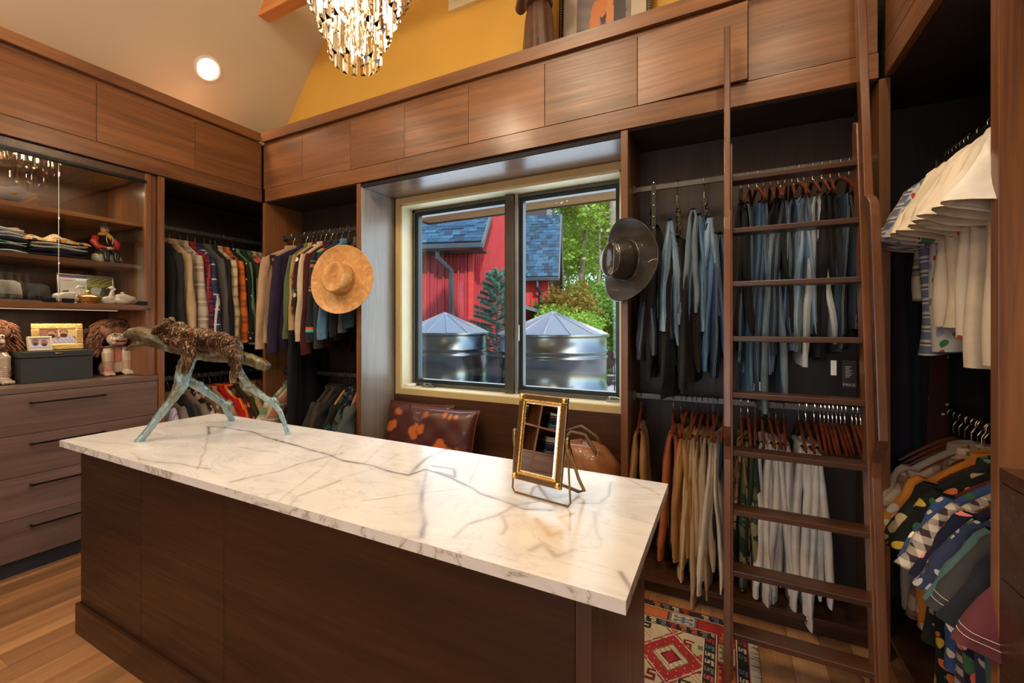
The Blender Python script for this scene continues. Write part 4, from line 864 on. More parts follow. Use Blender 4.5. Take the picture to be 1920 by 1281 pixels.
def roof(parent, x0, x1, y0, z0, pitch, ln, rows, w, name='shingle', hgt=None):
    dy, dz = math.cos(pitch), math.sin(pitch); hgt = hgt or ln/rows
    put('roof_deck', MB().prism([(x0, y0, z0-.03), (x0, y0+ln*dy, z0+ln*dz-.03), (x0, y0+ln*dy, z0+ln*dz-.10), (x0, y0, z0-.10)], (x1-x0, 0, 0)), M_GUT, parent)
    mes = []
    for wi in (w*.7, w, w*1.4):
        for t in (.014, .026):
            mb = MB().box(0, wi-.004, 0, hgt*1.25, 0, t).mesh(name); mes.append((wi, mb))
    r_ = random.Random(8); cache = {}
    for r in range(rows):
        x = x0-r_.random()*w
        while x < x1:
            wi, mb = r_.choice(mes); xa = max(x, x0); xb = min(x+wi, x1)
            mi = r_.choice((0, 1, 1, 2, 3))
            if xb-xa > .04:
                if xb-xa > wi-.001: k = (id(mb), mi); 
                else: k = None
                if k and k in cache: me = cache[k]
                else:
                    if k: me = mb.copy()
                    else: me = MB().box(0, xb-xa-.004, 0, hgt*1.25, 0, .02).mesh(name)
                    me.materials.append(M_SH[mi]); 
                    if k: cache[k] = me
                o = put(name, me, None, parent, loc=(xa, y0+r*hgt*dy, z0+r*hgt*dz-.008+.012)); o.rotation_euler = (pitch-.06, 0, 0)
            x += wi
P1 = R(45)
roof(ba, -3.2, .33, -.42, 3.15, P1, 1.75, 15, .17)
put('gutter', MB().box(-3.3, .34, -.53, -.42, 3.01, 3.12), M_GUT, ba, bevel=.02)
put('rake_board', MB().prism([(.31, -.44, 3.02), (.31, -.44, 3.16), (.31, 1.2, 4.80), (.31, 1.2, 4.66)], (.04, 0, 0)), M_GRY, ba)
put('eave_soffit', MB().box(-3.3, .33, -.42, .02, 2.98, 3.01), plain('soffit_black', (.02,.022,.025), .6), ba)
put('downspout', MB().tube([(-.62, -.40, 3.05), (-.62, -.40, 2.86), (-.42, -.10, 2.62), (-.42, -.08, 2.4), (-.42, -.08, 0)], .055, 8), M_GUT, ba, smooth=40)
# second wing
wx0, wy = .0, 5.3
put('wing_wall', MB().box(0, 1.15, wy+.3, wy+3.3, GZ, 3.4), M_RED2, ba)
wbt = MB()
for i in range(6): wbt.box(.08+i*.165-.011, .08+i*.165+.011, wy+.27, wy+.3, GZ, 2.95)
put('batten_row', wbt, M_RED, ba)
roof(ba, .03, 1.52, wy, 3.08, R(60), 2.7, 20, .16)
put('gutter', MB().box(-.05, 1.54, wy-.13, wy, 2.93, 3.05), M_GUT, ba, bevel=.02)
put('gable_soffit', MB().prism([(1.16, wy+1.35, 5.42), (1.52, wy+1.35, 5.42), (1.52, wy+3.2, 2.25), (1.16, wy+3.2, 2.25)], (0, .08, 0)).prism([(1.16, wy-.02, 3.0), (1.16, wy+1.35, 5.4), (1.16, wy+3.2, 2.3), (1.16, wy+2.6, 2.3), (1.16, wy+.5, 3.0)], (.02, 0, 0)), plain('soffit_black', (.02,.022,.025), .6), ba)
put('rake_board', MB().prism([(1.52, wy+1.32, 5.45), (1.52, wy+1.45, 5.45), (1.52, wy+3.25, 2.2), (1.52, wy+3.1, 2.1)], (.06, 0, 0)).prism([(1.51, wy, 3.0), (1.51, wy+1.35, 5.34), (1.51, wy+1.35, 5.47), (1.51, wy, 3.15)], (.05, 0, 0)), M_GRY, ba)
put('upper_soffit', MB().prism([(.0, wy+1.3, 5.1), (1.0, wy+1.3, 5.1), (1.0, wy+2.6, 7.4), (.0, wy+2.6, 7.4)], (0, .06, .0)), plain('soffit_black', (.02,.022,.025), .6), ba)
put('rake_board', MB().prism([(1.0, wy+1.2, 5.0), (1.16, wy+1.2, 5.0), (1.16, wy+2.6, 7.5), (1.0, wy+2.6, 7.5)], (0, .08, 0)), M_GRY, ba)
put('downspout', MB().tube([(.82, wy-.05, 2.95), (.82, wy-.05, 2.75), (.90, wy+.22, 2.5), (.90, wy+.22, 0)], .05, 8), M_GUT, ba, smooth=40)
dr = put('garage_door', MB().box(1.152, 1.17, wy+1.0, wy+3.1, GZ, 1.9), plain('door_glass_dark', (.03,.06,.08), .2), ba)
put('door_frame', MB().box(1.15, 1.20, wy+.9, wy+1.0, GZ, 2.0).box(1.15, 1.20, wy+.9, wy+3.2, 1.9, 2.1).box(1.15, 1.20, wy+3.1, wy+3.2, GZ, 2.0).box(1.17, 1.20, wy+1.9, wy+2.0, GZ, 1.9), M_GRY, dr)
put('wall_lamp', MB().box(1.15, 1.28, wy+1.5, wy+1.62, 2.42, 2.6), plain('lamp_navy', (.01,.02,.05), .4), ba, bevel=.01)
put('side_awning', MB().prism([(.02, 3.0, 2.15), (.02, 5.7, 2.15), (1.0, 5.7, 1.85), (1.0, 3.0, 1.85)], (0, 0, .1)), M_GRY, ba)
put('side_door', MB().box(.0, .03, 3.2, 4.2, GZ, 2.05), M_GRY, ba)
# ---- galvanised tanks
M_TANK = plain('galvanised_sheet', (.28,.32,.33), .24, 1, var=.25, nscale=1.5); M_LID = plain('galvanised_lid', (.74,.75,.75), .42, .45, var=.06, nscale=2, bmp=.1)  # lid sheet whitened in colour as if the sun lit it
def tank(loc, r, label, zr, apex):
    t = thing('water_tank', label, 'tank', (loc[0], loc[1], GZ))
    h = zr-GZ; pr = []
    zs = [0, .06]; pr = [(r, 0)]
    for zb in (h-.83, h-.70, h-.30, h-.22):
        pr += [(r, zb-.022), (r+.016, zb-.008), (r+.016, zb+.008), (r, zb+.022)]
    pr += [(r, h)]
    put('drum', MB().lathe(pr, 64), M_TANK, t, smooth=50)
    n = 14; lm = MB(); hh = apex-zr
    for i in range(n):
        a0, a1 = 2*PI*i/n, 2*PI*(i+1)/n; ro = r+.03; ri = .06
        pts = [(ro*math.cos(a0), ro*math.sin(a0), h+.005), (ro*math.cos(a1), ro*math.sin(a1), h+.005), (ri*math.cos(a1), ri*math.sin(a1), h+hh), (ri*math.cos(a0), ri*math.sin(a0), h+hh)]
        pm2 = MB(); pm2.add(pts+[(x*.985, y*.985, z-.018) for x, y, z in pts], [(0, 1, 2, 3), (7, 6, 5, 4), (0, 4, 5, 1), (1, 5, 6, 2), (2, 6, 7, 3), (3, 7, 4, 0)])
        put('lid_panel', pm2, M_LID, t)
        lm.tube([(ro*math.cos(a0), ro*math.sin(a0), h+.012), (ri*math.cos(a0), ri*math.sin(a0), h+hh+.006)], .008, 5)
    put('lid_seams', lm, M_LID, t, smooth=True); put('cap', MB().lathe([(.085, hh+h-.012), (.07, hh+h+.01), (0, hh+h+.035)], 14), M_LID, t, smooth=40)
    put('rim', MB().lathe([(r+.035, h-.03), (r+.04, h-.01), (r+.035, h+.012), (r, h+.012)], 64), M_TANK, t, smooth=60)
    ang = math.atan2(-loc[1], -loc[0])-.62
    bs = thing('x', 'x', 'x'); bpy.data.objects.remove(bs)
    st = put('bolt_strip', MB().grid(lambda u, v: ((r+.006)*math.cos(ang+(u-.5)*.10), (r+.006)*math.sin(ang+(u-.5)*.10), h*v), 5, 2), M_LID, t)
    bo = MB().lathe([(.014, 0), (.012, .008), (0, .012)], 8).mesh('bolt'); bo.materials.append(M_STEEL)
    for i in range(12):
        a = ang+(.012 if i % 2 else -.020); o = put('bolt', bo, None, st, loc=((r+.007)*math.cos(a), (r+.007)*math.sin(a), h-.06-i*.075)); o.rotation_euler = (0, R(90), a)
    return t
tank((-3.70, 5.20), .62, 'round galvanised water tank with conical lid seen through the left window pane', 1.365, 1.64)
tank((-2.17, 5.62), .745, 'larger galvanised water tank with riveted seam seen through the right window pane', 1.35, 1.645)
# ---- plants
def leafcard(mb, p, s, r_):
    a = Vector((r_.uniform(-1, 1), r_.uniform(-1, 1), r_.uniform(-.6, .6))).normalized(); b = a.cross(Vector((r_.uniform(-1, 1), r_.uniform(-1, 1), r_.uniform(-1, 1)))).normalized()
    a *= s; b *= s*.55
    n = len(mb.v); mb.v += [tuple(p-a), tuple(p+b*.9), tuple(p+a), tuple(p-b*.9)]; mb.f += [(n, n+1, n+2, n+3)]
def foliage(cs, count, s, r_):
    mb = MB()
    for i in range(count):
        c_, rx, rz = cs[r_.randrange(len(cs))]
        d = Vector((r_.gauss(0, 1), r_.gauss(0, 1), r_.gauss(0, 1))).normalized()*(r_.random()**.45)
        leafcard(mb, Vector((c_[0]+d.x*rx, c_[1]+d.y*rx, c_[2]+d.z*rz)), s*(.6+.8*r_.random()), r_)
    return mb
def leafmat(name, c1, c2):
    m_, nt, b = newmat(name); v = tex(nt); f = noise(nt, v, 1.3, 5, .7); col = ramp(nt, f, [(.3, c1), (.7, c2)])
    L(nt, col, b.inputs['Base Color']); b.inputs['Roughness'].default_value = .6; tr_ = N(nt, 'ShaderNodeBsdfTranslucent'); L(nt, col, tr_.inputs[0]); mx = N(nt, 'ShaderNodeMixShader'); mx.inputs[0].default_value = .45
    L(nt, b.outputs[0], mx.inputs[1]); L(nt, tr_.outputs[0], mx.inputs[2]); L(nt, mx.outputs[0], nt.nodes['Material Output'].inputs[0]); return m_
LM = [leafmat('leaf_bright', (.13,.30,.03), (.38,.62,.10)), leafmat('leaf_mid', (.06,.18,.025), (.20,.40,.06)), leafmat('leaf_deep', (.03,.09,.02), (.10,.22,.04)), leafmat('leaf_rust', (.30,.10,.02), (.22,.28,.05)), leafmat('leaf_spruce', (.12,.30,.24), (.30,.52,.40))]
M_BARK = plain('bark', (.20,.18,.15), .95, var=.35, nscale=12, bmp=.5)
r_ = random.Random(21)
def uvd(u, v, d): return at(u, v, d)
TR = [(1033, 24, .13), (1062, 30, .10), (1085, 22, .16), (1100, 34, .12), (1118, 26, .12), (1142, 20, .26), (1160, 27, .14), (1178, 32, .12), (1048, 38, .14), (1128, 38, .16)]
TL = ['slim leaning tree trunk right of the barn roof', 'thin pale tree behind the slim leaning tree', 'tree with a leaning grey trunk in the middle of the view', 'slender tree far behind the bushes', 'slender tree left of the large forked tree', 'large forked grey tree near the right edge of the window', 'tree with light foliage right of the forked tree', 'thin tree at the right edge of the window view', 'far tree behind the barn wing', 'far tree behind the forked tree']
for i, (u, d, rad) in enumerate(TR):
    b = uvd(u, 610, d); b.z = GZ+.8+max(0, b.y-16)*.03; top = 11+r_.random()*3
    t = thing('deciduous_tree', TL[i], 'tree', tuple(b), 0, 'trees behind the barn')
    lean = r_.uniform(-.06, .06); pts = [(lean*z*(1+.02*z)+.08*math.sin(z*.9+i), .1*math.sin(z*.6), z) for z in [k*top/8 for k in range(9)]]
    mb = MB().tube(pts, [rad*(1.15-.95*k/8) for k in range(9)], 8)
    br = []
    for k in range(9):
        z = top*(.25+.07*k); a = r_.random()*6.28; ln = 1.2+1.6*r_.random(); p0 = Vector((lean*z*(1+.02*z), 0, z))
        p1 = p0+Vector((math.cos(a)*ln*.5, math.sin(a)*ln*.5, ln*.5)); p2 = p0+Vector((math.cos(a)*ln, math.sin(a)*ln, ln*1.3)); mb.tube([p0, p1, p2], [rad*.35, rad*.22, rad*.08], 5); br += [(p2, .9, .8), (p1, .6, .6)]
    put('trunk', mb, M_BARK, t, smooth=True)
    cs = br+[(Vector((r_.gauss(0, 1.3), r_.gauss(0, 1.3), top*(.3+.75*r_.random()))), 1.1, .9) for _ in range(8)]
    put('crown', foliage(cs, 3600, .13, r_), LM[0 if i % 3 else 1], t)
BS = [(1075, 575, 13.6, .85, 1.0, 3, 'bush with rust tipped leaves behind the right tank', .07), (1062, 605, 12.6, .75, .55, 0, 'rounded bright green bush right behind the right tank', .06), (1100, 612, 12.8, .6, .5, 0, 'bright green bush right of the rounded one', .06),
      (1135, 590, 17, 1.1, .8, 0, 'low green shrub beside the white fence', .08), (1160, 600, 16, .9, .7, 1, 'shrub at the right edge of the window view', .08), (1030, 590, 15, .9, .8, 1, 'green bush between the barn wing and the tank', .07), (1095, 560, 19, 2.0, 1.3, 1, 'large green shrub bank under the trees', .10), (1150, 560, 21, 2.2, 1.2, 0, 'pale green shrub bank under the forked tree', .11)]
for u, v, d, rx, rz, mi, lb, s in BS:
    p = uvd(u, v, d); t = thing('garden_bush', lb, 'bush', (p.x, p.y, GZ), 0, 'bushes behind the tanks')
    put('foliage', foliage([((r_.gauss(0, rx*.4), r_.gauss(0, rx*.4), p.z-GZ+r_.gauss(0, rz*.3)), rx*.6, rz*.6) for _ in range(7)]+[((0, 0, (p.z-GZ)*.5), rx*.8, (p.z-GZ)*.55)], 3200, s, r_), LM[mi], t)
    put('stem', MB().tube([(0, 0, -.1), (.02, 0, p.z-GZ-rz*.2)], [.05, .02], 6), M_BARK, t)
p = uvd(1140, 640, 11.8); t = thing('flower_bed', 'low bed of orange red flowers and green leaves right of the right tank', 'flowers', (p.x, p.y, GZ))
fc = [((x, y, .35+.2*math.sin(x*2)), .45, .3) for x in (-1.4, -.7, 0, .7, 1.4) for y in (-.3, .4, 1.2)]
put('foliage', foliage(fc, 4200, .05, r_), LM[1], t, kind='stuff')
put('blossoms', foliage([((a, b, c_+.12), r1, r2*.8) for ((a, b, c_), r1, r2) in fc], 900, .035, r_), plain('blossom_orange', (.75,.16,.06), .6), t, kind='stuff')
# distant tree mass
far = MB()
for i in range(14):
    pass
t = tag(put('distant_woodland', foliage([((-16+i*1.6+r_.gauss(0, .5), 46+r_.gauss(0, 2), 4+9*r_.random()), 2.6, 2.8) for i in range(34)], 15000, .34, r_), LM[0], kind='stuff'), 'hazy green woodland filling the background behind the trees', 'woodland', kind='stuff')
# spruce in a pot between the tanks
p = uvd(932, 640, 7.6); sp = thing('spruce', 'blue green potted spruce between the two tanks', 'tree', (p.x, p.y, GZ))
put('trunk', MB().tube([(0, 0, .6), (0, 0, 2.55)], [.035, .01], 6), M_BARK, sp)
nb = MB(); tw = MB()
for k in range(80):
    z = .85+1.6*(k/80); ln = (.62*(1-(z-.85)/1.8)+.10); a = k*2.4
    p1 = Vector((math.cos(a)*ln, math.sin(a)*ln, z+.12)); tw.tube([(0, 0, z), p1*.6+Vector((0, 0, z*.4-.02)), p1], [.010, .007, .004], 4)
    for q_ in range(330):
        f_ = .25+.75*r_.random(); c_ = Vector((p1.x*f_, p1.y*f_, z+.12*f_-.03)); dd = Vector((r_.uniform(-1, 1), r_.uniform(-1, 1), r_.uniform(-.5, 1))).normalized()*.075
        n = len(nb.v); sd = dd.cross(Vector((.3, .4, 1))).normalized()*.007; nb.v += [tuple(c_-sd), tuple(c_+sd), tuple(c_+dd)]; nb.f += [(n, n+1, n+2)]
put('branches', tw, M_BARK, sp); put('needles', nb, LM[4], sp, kind='stuff')
tag(put('planter', MB().lathe([(.0, 0), (.27, 0), (.33, .3), (.36, .98), (.40, 1.0), (.40, 1.03), (.34, 1.03), (.33, .9), (0, .9)], 32), plain('planter_grey', (.16,.18,.23), .5), smooth=40, loc=(p.x, p.y, GZ)), 'tall blue grey planter between the two tanks', 'planter')
# mower, wheel and fence at the right
p = uvd(1158, 668, 11.0); mw = thing('lawn_mower', 'dark lawn mower parked on the patio at the right edge of the window', 'mower', (p.x, p.y, GZ), .4)
put('deck', MB().box(-.35, .35, -.25, .25, .14, .3), M_BLK, mw, bevel=.05); put('engine', MB().box(-.14, .14, -.12, .12, .3, .5).lathe([(.1, .5), (.1, .56), (0, .58)], 14), plain('mower_blue', (.10,.22,.32), .4), mw, bevel=.02)
for sx in (-.3, .3):
    for sy in (-.27, .27): put('wheel', MB().lathe([(0, -.025), (.11, -.025), (.12, 0), (.11, .025), (0, .025)], 18, (sx, sy, .12), Vector((0, 1, 0))), M_BLK, mw, smooth=40)
put('push_handle', MB().tube([(-.3, -.2, .28), (-.95, -.2, .95), (-.95, .2, .95), (-.3, .2, .28)], .014, 6), M_BLK, mw, smooth=True)
p = uvd(1137, 674, 7.4); tag(put('hose_reel', MB().lathe([(0, -.05), (.17, -.05), (.17, -.03), (.10, -.02), (.10, .02), (.17, .03), (.17, .05), (0, .05)], 24, (0, 0, 0), Vector((.8, -.5, 0))).tube([(0, 0, -.15), (0, 0, -1.0)], .01, 5).tube([(.14, 0, -.1), (.14, 0, -1.0)], .01, 5), M_BLK, smooth=40, loc=tuple(p)), 'black hose reel standing beside the right tank', 'reel')
fx = thing('rail_fence', 'low pale rail fence crossing the lawn behind the bushes', 'fence', (0, 0, 0))
for i in range(7):
    q_ = uvd(1085+i*17, 581, 17.5); put('post', MB().cbox((q_.x, q_.y, q_.z-.35), .09, .09, .8), plain('fence_grey', (.45,.47,.48), .6), fx)
qa, qb = uvd(1080, 579, 17.5), uvd(1190, 579, 17.5)
for dz in (0, -.3): put('rail', MB().obox((qa+qb)/2+Vector((0, 0, dz)), qb-qa, (0, .04, 0), (0, 0, .10)), plain('fence_grey', (.45,.47,.48), .6), fx)
# ================================================================ decor
def remesh(o, vox, sm=2, disp=None):
    m_ = o.modifiers.new('remesh', 'REMESH'); m_.mode = 'VOXEL'; m_.voxel_size = vox; m_.use_smooth_shade = True
    if sm: q_ = o.modifiers.new('smooth', 'SMOOTH'); q_.iterations = sm; q_.factor = .6
    if disp:
        tx = bpy.data.textures.new('relief', 'CLOUDS'); tx.noise_scale = disp[0]; d = o.modifiers.new('relief', 'DISPLACE'); d.texture = tx; d.strength = disp[1]; d.texture_coords = 'LOCAL'; d.mid_level = .5
    return o
def patina(name, c1, c2, c3, sc=9):
    m_, nt, b = newmat(name); v = tex(nt, (1, 1, 1)); f = noise(nt, v, sc, 5, .65, .6); z = N(nt, 'ShaderNodeTexCoord'); sp = N(nt, 'ShaderNodeSeparateXYZ'); L(nt, z.outputs['Object'], sp.inputs[0])
    hz = math_(nt, 'SUBTRACT', f, math_(nt, 'MULTIPLY', math_(nt, 'SUBTRACT', sp.outputs[2], 1.22), .9))
    L(nt, ramp(nt, hz, [(.34, c1), (.48, c2), (.62, c3)]), b.inputs['Base Color']); b.inputs['Metallic'].default_value = .55; b.inputs['Roughness'].default_value = .38
    vv = tex(nt, (40, 40, 14)); bump(nt, b, noise(nt, vv, 1.4, 4, .7, 1.5), .6, .004); return m_
# ---- bronze sculpture
scu = thing('bronze_sculpture', 'bronze sculpture of a bear cub asleep on a forked branch standing on the marble', 'sculpture')
br = MB()
def tb(pts, r): br.tube([at(*p) for p in pts], r, 12)
tb([(232,628,2.13),(245,626,2.13),(262,627,2.14),(288,634,2.15),(318,645,2.16),(350,656,2.17),(395,664,2.18),(435,667,2.19),(470,675,2.19),(490,683,2.19),(503,690,2.19)], [.010,.028,.041,.040,.037,.038,.040,.038,.031,.031,.024])
tb([(237,657,2.12),(250,648,2.12),(268,644,2.13),(290,646,2.14),(325,655,2.16)], [.008,.013,.014,.016,.022])
tb([(362,660,2.17),(350,680,2.17),(343,705,2.16),(340,722,2.15),(322,750,2.13),(300,778,2.11),(280,805,2.09),(262,826,2.077),(258,830.5,2.075)], [.034,.036,.036,.032,.021,.019,.017,.016,.018])
tb([(343,718,2.16),(356,715,2.2),(372,724,2.28),(388,736,2.34),(406,748,2.40),(421,759,2.46),(425,771,2.49),(431,781,2.515),(436,789.5,2.53)], [.022,.022,.024,.020,.018,.019,.015,.015,.016])
tb([(421,759,2.46),(427,757,2.46),(435,757,2.46)], [.016,.012,.011]); tb([(372,722,2.27),(375,718,2.27)], [.022,.020])
tb([(432,670,2.19),(443,688,2.19),(452,703,2.19),(463,721,2.19),(485,738,2.20),(507,752,2.205),(523,769,2.21),(533,792,2.21),(540,814,2.21),(541,816.5,2.21)], [.022,.020,.018,.022,.017,.016,.013,.011,.012,.018])
tb([(463,721,2.19),(458,732,2.18)], [.018,.013]); tb([(507,752,2.205),(516,748,2.2)], [.014,.013]); tb([(449,655,2.19),(448,645,2.19),(451,640,2.19)], [.018,.014,.010])
remesh(put('branch', br, patina('patina_branch', (.10,.070,.032), (.20,.19,.11), (.30,.42,.43)), scu), .005, 1, (.02, .009))
bb = MB()
def bl(u, v, d, rx, ry=None, rz=None, n=14):
    rot = Matrix.Rotation(YAW, 3, 'Z')@Matrix.Rotation(R(-14), 3, 'Y')
    bb.ball(at(u, v, d), rx, ry or rx, rz or rx, n, 10, rot=None if ry is None else Matrix.Rotation(YAW, 3, 'Z')@Matrix.Rotation(R(14), 3, 'Y'))
bl(352,634,2.12,.075,.052,.055); bl(380,636,2.13,.085,.055,.055); bl(412,644,2.13,.075,.055,.058); bl(435,652,2.13,.048,.048,.058)
bl(318,618,2.11,.046,.044,.046); bl(300,620,2.10,.032,.030,.028); bl(291,624,2.10,.018,.018,.016); bl(335,622,2.11,.05,.045,.05)
for u, v, d in ((322,600,2.08),(311,602,2.14)): bl(u, v, d, .015)
bb.tube([at(348,640,2.08), at(355,660,2.07), at(351,682,2.07), at(347,700,2.08)], [.040,.030,.022,.015], 10)
bb.tube([at(432,655,2.08), at(441,672,2.07), at(443,690,2.07), at(437,708,2.08), at(436,718,2.09)], [.052,.036,.022,.019,.012], 10)
bb.tube([at(300,628,2.07), at(312,640,2.06), at(335,645,2.07)], [.012,.018,.024], 8); bb.tube([at(425,662,2.06), at(438,668,2.05)], [.03,.022], 8)
m_, nt, b = newmat('bronze_fur'); v = tex(nt, (1, 1, 1)); f = noise(nt, v, 14, 4, .6)
L(nt, ramp(nt, f, [(.35, (.06,.032,.018)), (.5, (.16,.088,.045)), (.68, (.36,.25,.17))]), b.inputs['Base Color']); b.inputs['Metallic'].default_value = .75; b.inputs['Roughness'].default_value = .30
wv = N(nt, 'ShaderNodeTexWave'); wv.inputs['Scale'].default_value = 20; wv.inputs['Distortion'].default_value = 6; wv.inputs['Detail'].default_value = 3; wv.inputs['Detail Scale'].default_value = 1.2; L(nt, tex(nt, (1.0, 1.0, .6)), wv.inputs['Vector']); bump(nt, b, wv.outputs[1], 1.0, .012)
remesh(put('bear_cub', bb, m_, scu), .0045, 1, (.016, .012))
put('nose', MB().ball(at(287,625,2.095), .006), M_BLK, scu)
# ---- table mirror
mir = thing('table_mirror', 'small rectangular tilting table mirror in an aged brass rope frame on the marble', 'mirror')
A_, B_ = at(961,923,1.448), at(1069.5,953.5,1.319); A_.z = B_.z = .919
ex_ = (B_-A_); Wm = ex_.length; ex_.normalize(); nn = Vector((ex_.y, -ex_.x, 0)).normalized()   # towards the camera
if nn.y > 0: nn = -nn
PZ = 1.112
st = MB(); PL_, PR_ = A_+Vector((0, 0, PZ-.919))+ex_*.010, B_+Vector((0, 0, PZ-.919))-ex_*.010
st.tube([PL_, PL_*.5+A_*.5, A_+Vector((0, 0, .012)), A_+ex_*.008, (A_+B_)/2, B_-ex_*.008, B_+Vector((0, 0, .012)), PR_*.5+B_*.5, PR_], .0032, 7)
for p in (PL_, PR_):
    for sgn in (0,): st.tube([p+Vector((0, 0, -.04)), p+Vector((0, 0, -.01)), p+Vector((0, 0, .012)), p+Vector((0, 0, .02))], [.005, .008, .009, .003], 8)
put('stand', st, M_BRASS, mir, smooth=True)
bk = MB(); q0, q1 = PL_-nn*.004, PR_-nn*.004
bk.tube([PR_-nn*.006, PR_-nn*.03+Vector((0,0,-.05)), PR_-nn*.075+Vector((0,0,-.13)), PR_-nn*.115+Vector((0,0,-.180)), PR_-nn*.115-ex_*.02+Vector((0,0,-.189)), PR_-nn*.05-ex_*.06+Vector((0,0,-.150))], .0055, 8)
bk.tube([PL_-nn*.006, PL_-nn*.03+Vector((0,0,-.05)), PL_-nn*.075+Vector((0,0,-.13)), PL_-nn*.115+Vector((0,0,-.180)), PL_-nn*.115+ex_*.02+Vector((0,0,-.189)), PR_-nn*.05-ex_*.06+Vector((0,0,-.150))], .0055, 8)
put('back_leg', bk, M_BRASS, mir, smooth=True)
up = (Vector((0, 0, 1))-nn*.17).normalized(); nf = ex_.cross(up); 
if nf.dot(nn) < 0: nf = -nf
Mc = (PL_+PR_)/2; wv_, hv_ = Wm*.5-.018, .140
def mp(a, b_, c_): return Mc+ex_*a+up*b_+nf*c_
fm = MB()
for (a0, a1, b0, b1) in ((-wv_, wv_, hv_-.022, hv_), (-wv_, wv_, -hv_, -hv_+.022), (-wv_, -wv_+.022, -hv_+.022, hv_-.022), (wv_-.022, wv_, -hv_+.022, hv_-.022)):
    fm.obox(mp((a0+a1)/2, (b0+b1)/2, 0), ex_*(a1-a0), up*(b1-b0), nf*.012)
put('frame', fm, M_BRASS, mir, bevel=.003)
rp = MB()
for k in range(-1, 2, 2):
    n_ = 40
    for (p, q_) in ((mp(-wv_+.02, k*(hv_-.022), .007), mp(wv_-.02, k*(hv_-.022), .007)), (mp(k*(wv_-.022), -hv_+.02, .007), mp(k*(wv_-.022), hv_-.02, .007))):
        ln = (q_-p).length; cnt = int(ln/.006)
        for i in range(cnt):
            c_ = p+(q_-p)*((i+.5)/cnt); dd = (q_-p).normalized(); rp.tube([c_-dd*.003-nf.cross(dd)*.003, c_+dd*.003+nf.cross(dd)*.003], .0025, 5)
for a in (-1, 1):
    for b_ in (-1, 1): rp.ball(mp(a*(wv_-.011), b_*(hv_-.011), .007), .010, n=8, m=5)
put('rope_moulding', rp, M_GOLD, mir, smooth=True)
mm, nt, b = newmat('mirror_silver'); b.inputs['Metallic'].default_value = 1; b.inputs['Roughness'].default_value = .01; b.inputs['Base Color'].default_value = (.86, .86, .84, 1)
a, h = wv_-.022, hv_-.022; g = .010
vs = [mp(-a, -h, .003), mp(a, -h, .003), mp(a, h, .003), mp(-a, h, .003), mp(-a+g, -h+g, .0065), mp(a-g, -h+g, .0065), mp(a-g, h-g, .0065), mp(-a+g, h-g, .0065)]
put('mirror_glass', MB().add(vs, [(4, 5, 6, 7), (0, 1, 5, 4), (1, 2, 6, 5), (2, 3, 7, 6), (3, 0, 4, 7)]), mm, mir)
# ---- chandelier
ch = thing('chandelier', 'tiered crystal prism chandelier glowing warm above the island', 'chandelier', (-1.64, 1.55, 0))
GLS = glass('crystal', (1, .99, .97), 0.0, ior=1.52)
TI = [(.060, 8, 2.790, .17), (.112, 15, 2.772, .19), (.160, 21, 2.905, .20), (.205, 27, 3.015, .20), (.255, 32, 3.125, .22), (.31, 38, 3.235, .22)]
pms = {}
for (rr_, n, zb, ln) in TI:
    t = .0135
    pr = MB(); pr.add([(-t, -t*.55, 0.0), (t, -t*.55, .0), (0, t*1.1, .022), (-t, -t*.55, ln), (t, -t*.55, ln), (0, t*1.1, ln)], [(0, 2, 1), (3, 4, 5), (0, 1, 4, 3), (1, 2, 5, 4), (2, 0, 3, 5)])
    me = pr.mesh('crystal'); me.materials.append(GLS)
    ring = put('ring', MB().lathe([(rr_-.008, zb+ln+.004), (rr_+.008, zb+ln+.004), (rr_+.008, zb+ln+.012), (rr_-.008, zb+ln+.012), (rr_-.008, zb+ln+.004)], 40), M_BRASS, ch, smooth=40)
    for i in range(n):
        a = 2*PI*i/n+.1*rr_*30; o = put('crystal', me, None, ch, loc=(rr_*math.cos(a), rr_*math.sin(a), zb+rg.uniform(-.004, .004))); o.rotation_euler = (0, 0, a-PI/2+rg.uniform(-.15, .15))
put('stem', MB().tube([(0, 0, 2.98), (0, 0, 5.2)], .009, 8).lathe([(0, 3.43), (.29, 3.43), (.29, 3.445), (0, 3.46)], 40), M_BRASS, ch, smooth=40)
gb = plain('bulb_glow', (1,.9,.7), .5, emit=((1,.78,.48), 34))
for i in range(9):
    a = 2*PI*i/6; r_b, zz = (.06, 3.02) if i < 6 else (.12, 3.2); a += .5*(i > 5)
    put('bulb', MB().lathe([(0, -.02), (.012, -.01), (.014, .01), (.009, .03), (.006, .045), (0, .05)], 10), gb, ch, smooth=True, loc=(r_b*math.cos(a), r_b*math.sin(a), zz))
put('bulb', MB().lathe([(0, -.02), (.012, -.01), (.014, .01), (.009, .03), (0, .05)], 10), gb, ch, smooth=True, loc=(0, 0, 2.86))
